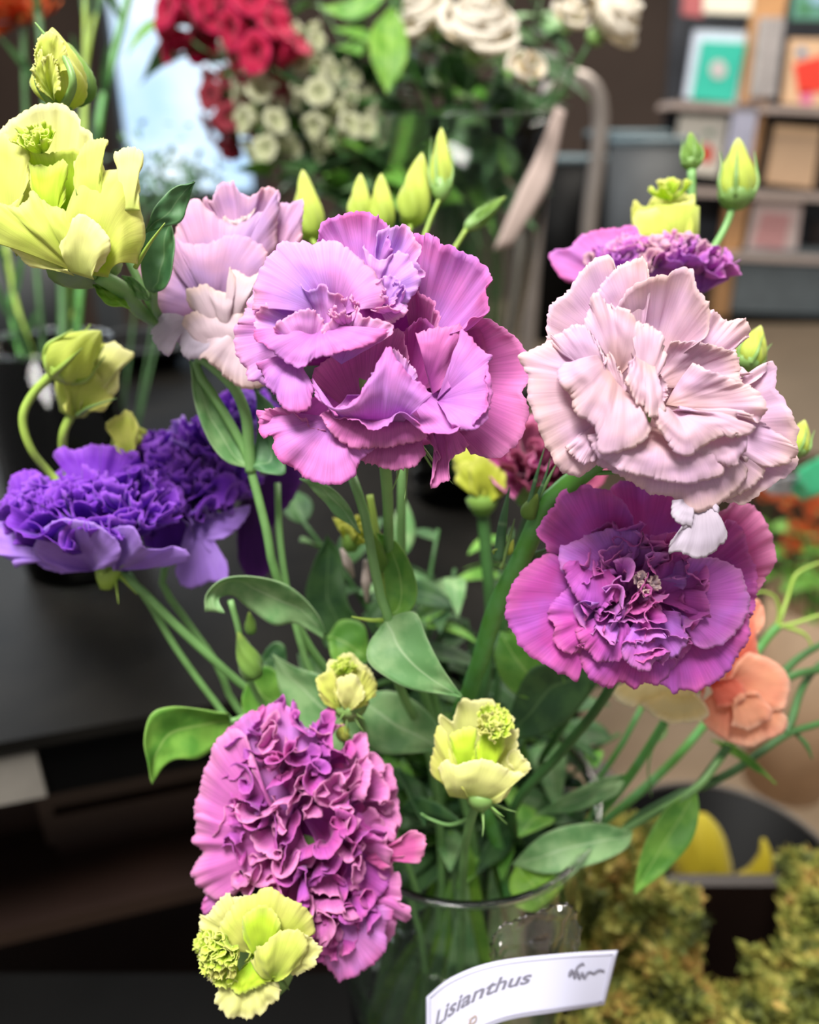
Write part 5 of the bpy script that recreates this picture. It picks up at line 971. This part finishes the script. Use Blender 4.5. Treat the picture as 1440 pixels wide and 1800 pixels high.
stem(T, [(1480,1165,.47),(1440,1177,.465),(1380,1195,.455),(1310,1270,.45),(1230,1380,.45),(1200,1395,.45),(1120,1440,.45),(1060,1500,.45),vin(.065,0,.25),vin(.065,0)], [.0022,.0026,.0028,.0026], 'stemd')
for pts in ([(1480,1120,.47),(1440,1135,.47),(1400,1160,.465),(1370,1190,.46)],[(1480,1150,.48),(1440,1170,.475),(1410,1210,.465),(1392,1265,.455),(1380,1290,.452)],[(1480,1260,.46),(1430,1275,.455),(1385,1290,.452),(1340,1320,.45),(1290,1355,.45),(1230,1385,.45)]):
    stem(T, pts, [.0018,.0024], 'stemd', 'branch')
stem(T, [(1400,1290,.455),(1418,1310,.453),(1428,1335,.452)], [.0012,.0014,.0003], 'stemd', 'tendril')
leaf2(T, [(1250,1300,.45),(1290,1310,.447),(1330,1340,.445),(1365,1378,.445)], [(1250,1300,.45),(1285,1325,.45),(1325,1352,.447),(1365,1378,.445)], 'leafb', fold=.2)
T = Thing('tendril_stem', 'pale green stem with curling tendrils at the right edge', 'stem', vin(.06,.045), FSTEM)
stem(T, [(1332,1145,.48),(1350,1120,.48),(1368,1100,.48)], [.0024,.0026], 'stemv')
stem(T, [(1332,1145,.48),(1250,1260,.48),(1150,1370,.48),(1000,1480,.48),vin(.06,.045,.2),vin(.06,.045)], [.0024,.0026], 'stemv')
for pts in ([(1366,1102,.48),(1400,1095,.478),(1440,1082,.475),(1480,1078,.475)],[(1366,1102,.48),(1370,1075,.48),(1362,1050,.478),(1340,1040,.475),(1325,1045,.475)],[(1368,1102,.48),(1385,1050,.485),(1400,1010,.485),(1440,990,.485),(1480,985,.485)],[(1375,1100,.48),(1400,1108,.478),(1418,1118,.477),(1428,1138,.476)]):
    stem(T, pts, [.0013,.0011,.0005], 'leafy' if False else 'stemy', 'tendril')
T = Thing('leafy_stem', 'thin stem with a ring-curled tendril beneath the cream petals', 'stem', vin(.05,.03), FSTEM)
stem(T, [(1130,1240,.46),(1165,1260,.455),(1170,1290,.455),(1150,1310,.45),(1140,1350,.45),(1145,1400,.45)], [.0009,.0007,.0004], 'leafy' if False else 'stem', 'tendril')
stem(T, [(1130,1240,.46),(1080,1330,.46),(1000,1430,.46),vin(.05,.03,.2),vin(.05,.03)], [.0016,.002], 'stemv')

# ---------------------------------------------------------------- moss-like filler, lower right
def sprig_patch(name, label, quads, n, seed, base):
    r = np.random.default_rng(seed); mb = MB(); 
    for _ in range(n):
        k = r.integers(len(quads)); (x0,y0,x1,y1,d0,d1) = quads[k]
        u, v = r.random(2); x = x0+(x1-x0)*u; y = y0+(y1-y0)*v; d = d0+(d1-d0)*v + .018*math.sin(x*.045)*math.cos(y*.05)+r.normal(0,.006)
        c = P(x,y,d); L = r.uniform(.006,.013); a = r.normal(0,1,3); a /= np.linalg.norm(a); a[2] = abs(a[2]); b = np.cross(a, r.normal(0,1,3)); b /= np.linalg.norm(b)
        n_ = np.cross(a,b)
        mb.add([c-a*L*.1, c+a*L*.4+b*L*.33+n_*L*.1, c+a*L, c+a*L*.4-b*L*.33+n_*L*.1, c+a*L*.45-n_*L*.06],[(0,1,4),(1,2,4),(2,3,4),(3,0,4)],[(c[0]*9,c[1]*9)]*5)
    # the soft mound the leaves grow on
    for (x0,y0,x1,y1,d0,d1) in quads:
        g = np.array([[P(x0+(x1-x0)*u,y0+(y1-y0)*v,d0+(d1-d0)*v+.022) for v in np.linspace(0,1,14)] for u in np.linspace(0,1,14)]); mb.grid(g)
    return solo(name, mb, M['moss'], label, 'moss', base, kind='stuff', smooth=False)
m, nt, N, L = newmat('moss'); out = N('ShaderNodeOutputMaterial'); b_ = N('ShaderNodeBsdfPrincipled'); L(b_.outputs[0], out.inputs[0])
tc = N('ShaderNodeTexCoord'); nz = N('ShaderNodeTexNoise'); nz.inputs['Scale'].default_value = 38; nz.inputs['Detail'].default_value = 5; L(tc.outputs['Object'], nz.inputs[0])
rr_ = ramp(N, [(.32, lin('2e3612')), (.45, lin('70782c')), (.56, lin('a8a04a')), (.66, lin('a47c3c')), (.74, lin('c8bc6a'))]); L(nz.outputs[0], rr_.inputs[0]); L(rr_.outputs[0], b_.inputs['Base Color'])
b_.inputs['Roughness'].default_value = .7; M['moss'] = m
sprig_patch('dried_moss', 'yellow-green dried moss heap under the hanging pointed leaf', [(1010,1560,1235,1830,.62,.54),(1040,1440,1160,1580,.70,.62)], 3600, 1, (.2,.6,.5))
sprig_patch('dried_moss', 'yellow-green dried moss heap at the bottom right corner', [(1310,1670,1480,1850,.60,.54),(1375,1500,1480,1690,.68,.60),(1200,1740,1330,1850,.575,.54)], 4200, 2, (.4,.6,.5))
T = Thing('moss_crate', 'dark crate heaped with dried moss, right of the vase', 'crate', (.27,.41,.40))
for (cx_,cy_,sx_,sy_) in ((.27,.335,.29,.012),(.27,.49,.29,.012),(.131,.4125,.012,.143),(.409,.4125,.012,.143)):
    T.part('side', MB().box((cx_,cy_,.585),(sx_,sy_,.37)), M['brown'], smooth=False)
T.part('floor_board', MB().box((.27,.4125,.41),(.264,.142,.02)), M['brown'], smooth=False)

# ---------------------------------------------------------------- second vase with roses and snapdragons
c0 = P(822,205,.92); c0b = np.array((c0[0], c0[1], CT)); H2 = c0[2]-CT
T = Thing('glass_vase', 'flared glass vase of roses and snapdragons behind the central bloom', 'vase', c0b)
R2 = 168/1400*.92
prof = [(.0003,0),(.062,0),(.064,.01),(.066,H2*.35),(R2*.82,H2*.72),(R2,H2),(R2-.003,H2),(R2*.82-.003,H2*.72),(.063,H2*.35),(.060,.014),(.0003,.012)]
T.part('vase_body', MB().lathe(prof, c0b, 64), M['glassb'])
T.part('rim', MB().lathe([(R2+.002*math.cos(a),H2+.002*math.sin(a)) for a in np.linspace(0,2*PI,11)], c0b, 64), M['glassb'])
T = Thing('price_strip', 'long taupe paper strip stuck on the flared vase', 'label', P(880,440,.84))
A_ = catmull([P(978,186,.84),P(940,280,.835),P(915,330,.83),P(868,440,.835)],20); B_ = catmull([P(995,196,.85),P(975,290,.845),P(955,345,.84),P(900,432,.845)],20)
G = A_[:,None]*(1-np.linspace(0,1,5)[None,:,None])+B_[:,None]*np.linspace(0,1,5)[None,:,None]
o = T.part('strip', MB().grid(G), plain('strip_paper','b9a59c',.7,var=.1), solid=.0006)
def bvin(x): 
    rr = np.random.default_rng(int(x*977)%9999); return c0b+np.array((rr.uniform(-.04,.04), rr.uniform(-.04,.04), .03))
BST = 'stems in the flared vase'
def rose(x, y, d, R, label, axis, seed, petals=16):
    b = bvin(x+y); petals = int(petals*.75); T = Thing('white_rose', label, 'flower', b, 'white roses')
    c = P(x,y,d); ax = np.array(axis,float); ax /= np.linalg.norm(ax)
    B = receptacle(T, c-ax*R*.75, ax, R*.3, R*.25)
    a = np.cross(ax,(0.1,.2,1)); a /= np.linalg.norm(a); bb = np.cross(ax,a); r = np.random.default_rng(seed)
    for k in range(petals):
        f = (k+1)/petals; ph = k*2.4; er = math.cos(ph)*a+math.sin(ph)*bb; et = -math.sin(ph)*a+math.cos(ph)*bb
        rad = R*(.12+.88*f); hgt = R*(1.35-.8*f); hf = 1.5-.6*f
        rim = [c-ax*R*.5 + ax*(hgt)*(1-.12*q*q) + rad*(math.cos(q*hf)*er+math.sin(q*hf)*et) for q in np.linspace(-1,1,9)]
        G = petal_grid(rim, [c-ax*R*.6-et*R*.12, c-ax*R*.6+et*R*.12], er*rad*.45, nu=30, nv=12, ruffle=R*.02, pleat=R*.01, serr=0, curl=-R*.12*f, r=r)
        T.part('petal', MB().grid(G), M['rose'], B, solid=.0003)
    sepals(T, B, c-ax*R*.75, ax, R*.7, 5, R*.06, 'calyx', spread=.7, seed=seed)
    T.part('stem', MB().tube([c-ax*R*.9, c-ax*R*2.2+np.array((0,0,-.03)), b+np.array((0,0,H2*.7)), b],[.0022,.0026],8), M['stemd'])
rose(845,38,.80,.043,'large cream white rose at the top centre',away((.1,.5,.8)),1,20)
rose(745,15,.84,.036,'white rose partly cut by the top edge, left of the large rose',away((-.4,.5,.7)),2,16)
rose(1085,30,.82,.036,'drooping cream rose at the upper right of the vase',away((.6,.3,.6)),3,15)
rose(1005,20,.86,.024,'small pinkish white rose beside the drooping rose',away((.2,.5,.7)),4,10)
rose(928,118,.77,.021,'small round white rosebud hanging below the roses',away((.1,.1,1)),5,9)
# snapdragons
def snap(top, path_px, d, mat, label, seed, n=20, fs=.017, spread=1.0):
    b = bvin(path_px[0][0]*1.3); T = Thing('snapdragon', label, 'flower', b, 'snapdragons')
    pts = [P(x,y,d) for x,y in path_px]; r = np.random.default_rng(seed)
    T.part('stem', MB().tube(pts+[b+np.array((0,0,H2*.8)), b],[.0012,.0022,.003],8), M['stemd'])
    path = catmull(pts, 60)
    for k in range(n):
        i = int(k/n*58); p = path[i]; t = path[i+1]-path[i]; t /= np.linalg.norm(t); a = k*2.4
        u_ = np.cross(t,(0,1,.2)); u_ /= np.linalg.norm(u_); v_ = np.cross(t,u_); er = math.cos(a)*u_+math.sin(a)*v_
        s = fs*(.55+.45*min(1,k/n*2.2)); c = p+er*s*.9*spread
        o = T.part('floret', MB().tube([p+er*.002, p+er*s*.5+t*-.002, c],[s*.16,s*.34,s*.40],10), M[mat])
        for j in range(4):
            aj = j*PI/2+.6; w_ = math.cos(aj)*t+math.sin(aj)*np.cross(er,t)
            side = np.cross(er,w_)
            rim = [c+w_*s*.7*math.cos(q)+side*s*.62*math.sin(q)+er*s*.35*math.cos(q) for q in np.linspace(-1.3,1.3,7)]
            T.part('petal', MB().grid(petal_grid(rim,c-er*s*.1,er*s*.2,nu=14,nv=7,ruffle=s*.08,serr=0,r=r)), M[mat], o)
snap(0,[(395,-70),(360,-20),(340,30),(345,80)],.88,'red','crimson snapdragon spike at the top left of the bunch',1,18,.030)
snap(0,[(430,-80),(435,-20),(450,50),(475,105),(500,135)],.84,'red','brightest crimson snapdragon spike, drooping towards the centre',2,22,.029)
snap(0,[(385,130),(392,170),(405,210),(430,250)],.92,'darkred','dark wine-red snapdragon under the crimson ones',3,14,.024)
snap(0,[(410,60),(440,110),(452,160),(460,210),(490,290)],.86,'white','greenish white snapdragon hanging beside the wine-red one',4,20,.021)
snap(0,[(540,50),(545,110),(560,170),(590,230),(600,270)],.86,'white','white snapdragon to the right of the crimson spikes',5,18,.022)
snap(0,[(600,120),(630,180),(640,230),(650,280)],.90,'white','pale white snapdragon farther right near the bright leaf',6,14,.018)
r = np.random.default_rng(15)
SP = [(470,330,'low in front of the snapdragon stems'),(540,300,'low under the white snapdragons'),(660,300,'left of the flared vase rim'),(740,60,'behind the large white rose'),(950,20,'behind the drooping rose'),(440,20,'behind the crimson spikes'),(500,180,'between crimson and white spikes'),(300,60,'with dark leaves pointing left at the window'),(340,110,'below the crimson spike'),(560,20,'at the top behind the snapdragons'),(640,20,'beside the bright hanging leaf'),(600,300,'low between the pale snapdragons'),(480,260,'under the white snapdragon'),(900,10,'between the roses'),(960,80,'right of the small rosebud'),(760,120,'under the large rose'),(820,170,'in the vase mouth'),(700,220,'at the left of the vase mouth'),(520,340,'behind the lime buds at left'),(880,190,'below the small rosebud'),(620,80,'between the two white snapdragons'),(560,250,'in the middle of the snapdragons'),(780,250,'inside the flared vase'),(870,280,'inside the flared vase at the right')]
for k,(x,y,lab) in enumerate(SP):
    b = bvin(x+y*3.); T = Thing('greenery_sprig', 'dark green leafy sprig '+lab, 'greenery', b, 'greenery in the flared vase')
    top = P(x,y-20,.92+.03*r.normal()); q1 = b+np.array((0,0,H2*.72)); mid = (q1+top)/2+r.normal(0,.012,3)
    T.part('stem', MB().tube([top,mid,q1,b],[.0012,.002,.0026],8), M['stemd'])
    path = catmull([top,mid,q1], 30)
    for j in range(14):
        a = r.uniform(0,2*PI); dr = np.array((math.cos(a), math.sin(a)*.7, r.uniform(-.2,.9)))
        lancet(T, path[j*2], dr, r.uniform(.05,.10), r.uniform(.009,.02), (0,-.3,1)+r.normal(0,.4,3), ['leafd','leafd','leafb','leafd','leaf'][r.integers(5)], droop=r.uniform(.1,.6))
T = Thing('greenery_sprig', 'bright green broad leaf hanging left of the white roses', 'greenery', bvin(77), 'greenery in the flared vase')
leaf2(T, [(690,10,.80),(655,50,.795),(652,100,.79),(680,165,.795)], [(690,10,.80),(712,50,.795),(715,105,.79),(680,165,.795)], 'leafy', fold=.15)
leaf2(T, [(560,10,.83),(600,5,.825),(660,-20,.82),(690,-25,.82)], [(560,10,.83),(610,35,.825),(655,20,.82),(690,-25,.82)], 'leafb', fold=.15)
T.part('stem', MB().tube([P(690,8,.80),P(700,-40,.82),P(720,100,.86),bvin(77)+np.array((0,0,H2*.7)),bvin(77)],[.0016,.002],8), M['stemv'])

# ---------------------------------------------------------------- tall green stems at the far left in a jar
cj = P(95,700,.85); cjb = np.array((cj[0],cj[1],CT)); hj = cj[2]-CT+.06
T = Thing('glass_jar', 'clear glass jar with tall yellow-green stems at the far left', 'vase', cjb)
T.part('jar_body', MB().lathe([(.0003,0),(.06,0),(.065,.01),(.068,hj),(.065,hj),(.062,.014),(.0003,.012)], cjb, 48), M['glassb'])
T.part('rim', MB().lathe([(.0665+.0025*math.cos(a),hj+.0025*math.sin(a)) for a in np.linspace(0,2*PI,11)], cjb, 48), M['glassb'])
for k,(pts,w_,mt,lab) in enumerate((
    ([(60,-40),(75,100),(90,300),(110,520),(100,700)],.0045,'stemd','thick dark green stem left of the tall bud'),
    ([(150,-40),(150,120),(145,300),(120,500),(105,740)],.003,'stemy','yellow-green stem behind the tall bud'),
    ([(235,-40),(205,80),(180,180),(165,300),(140,520),(120,740)],.0045,'stemv','thick green stem against the daylight window'),
    ([(10,430),(30,540),(60,640),(80,760)],.0032,'stemy','leaning yellow-green stem at the left edge'),
    ([(115,380),(130,520),(125,640),(115,760)],.0030,'stemy','upright yellow-green stem under the lime bloom'),
    ([(190,-40),(165,40),(150,130),(140,300),(130,560),(118,740)],.0026,'stemy','thin yellow-green stem beside the thick green one'),
    ([(25,480),(20,560),(60,700),(90,780)],.0028,'stemv','lowest leaning green stem at the left edge'))):
    b = cjb+np.array((-.03+.01*k, .01*((k%3)-1), .02)); T = Thing('tall_stem', lab, 'stem', b, 'tall stems in the jar')
    T.part('stem', MB().tube([P(x,y,.80+.012*k) for x,y in pts]+[b+np.array((0,0,.1)),b],[w_*.8,w_,w_],10), M[mt])
    r = np.random.default_rng(k)
    path = catmull([P(x,y,.80+.012*k) for x,y in pts],30)
    for j in range(4):
        lancet(T, path[3+j*5], (r.uniform(-.7,.7),r.uniform(-.5,.5),1.2), .06, .004, (0,-1,.2), mt if mt.startswith('leaf') else 'leafd', droop=.1)
T = Thing('orange_flower', 'orange-red flower cut off by the top left corner', 'flower', cjb+np.array((-.05,0,.02)))
B = receptacle(T, P(40,20,.88), away((0,.8,.4)), .012,.012)
frill(T, B, P(35,15,.88), away((-.1,.5,.7)), .05, 14, ['orange'], 15, 85, 35, seed=150, ruffle=.004)
T.part('stem', MB().tube([P(40,25,.88),P(50,300,.90),P(80,700,.88),cjb+np.array((-.05,0,.02))],[.003],8), M['stemd'])
# grey-green airy sprigs in front of the window
for k,(x,y,lab) in enumerate(((255,270,'left of the mauve bloom'),(345,280,'just above the mauve bloom'),(300,330,'low against the window'))):
    b = cjb+np.array((.03,.02*(k-1),.02)); T = Thing('eucalyptus_sprig', 'airy grey-green sprig '+lab, 'greenery', b, 'airy sprigs')
    top = P(x,y,1.05); 
    T.part('stem', MB().tube([top, (top+b)/2+np.array((.02,0,.05)), b],[.0012,.002],6), M['stemd']); r = np.random.default_rng(k+70)
    mb = MB()
    for j in range(60):
        c = top+np.array((r.normal(0,.028),r.normal(0,.02),r.normal(-.02,.022))); a = r.normal(0,1,3); a/=np.linalg.norm(a)
        lancet(None, c, a, .014, .004, (0,0,1)+r.normal(0,.3,3), mb=mb)
    T.part('foliage', mb, M['leafbl'])
# orange and red potted flowers at the right, behind
c = ony(1462,1040,1.42); zb = c[2]-.02
T = Thing('flower_pot', 'pot of small orange-red flowers at the right edge', 'potted plant', np.array((c[0],c[1],0)))
T.part('pot', MB().lathe([(.0003,0),(.09,0),(.12,zb),(.115,zb),(.086,.01),(.0003,.01)], (c[0],c[1],0), 40), plain('kraft_pot','b89a7c',.7,var=.1))
r = np.random.default_rng(9)
for k,(x,y) in enumerate(((1385,880),(1425,870),(1400,930),(1438,940),(1450,990),(1415,1010),(1385,960),(1345,870),(1440,900),(1465,940))):
    b = np.array((c[0],c[1],.03)); p_ = ony(x,y,1.36+.06*r.random())
    T = Thing('small_orange_flower', 'small blurred orange-red flower in the pot at the right edge', 'flower', b, 'orange flowers at the right edge')
    B = receptacle(T, p_, away((0,.7,.6)), .006,.006)
    frill(T, B, p_, away((r.normal(0,.3),.6,.7)), .03, 6, ['orange'], 20, 80, 40, seed=160+k, ruffle=.002, nu=20, nv=7)
    T.part('stem', MB().tube([p_, (p_+b)/2+np.array((0,0,.03)), b],[.0015],6), M['stemd'])
    for j in range(3): lancet(T, (p_*.85+b*.15)+r.normal(0,.02,3), (r.normal(),r.normal()-.4,.5), .08,.016,(0,-.3,1),'leafb', droop=.4)
T = Thing('bokeh_sheets', 'crumpled green and white sheets standing in for bokeh at the right edge beside the blush bloom', 'bokeh', P(1420,840,.8))  # crumpled sheets made up to stand in for green and white bokeh
G = petal_grid([P(1395,870,.8),P(1400,835,.79),P(1430,810,.8),P(1470,795,.8)], [P(1410,880,.81),P(1480,860,.81)], nu=30, nv=10, ruffle=.004)
T.part('sheet', MB().grid(G), plain('bokeh_green','3fae7c',.15,var=.1), solid=.0004)
G = petal_grid([P(1345,860,.8),P(1370,840,.79),P(1400,835,.79),P(1420,855,.8)], [P(1350,870,.81),P(1415,870,.81)], nu=30, nv=10, ruffle=.003)
T.part('pale_sheet', MB().grid(G), plain('bokeh_pale','c9ccd4',.08,var=.2,scale=90), solid=.0004)
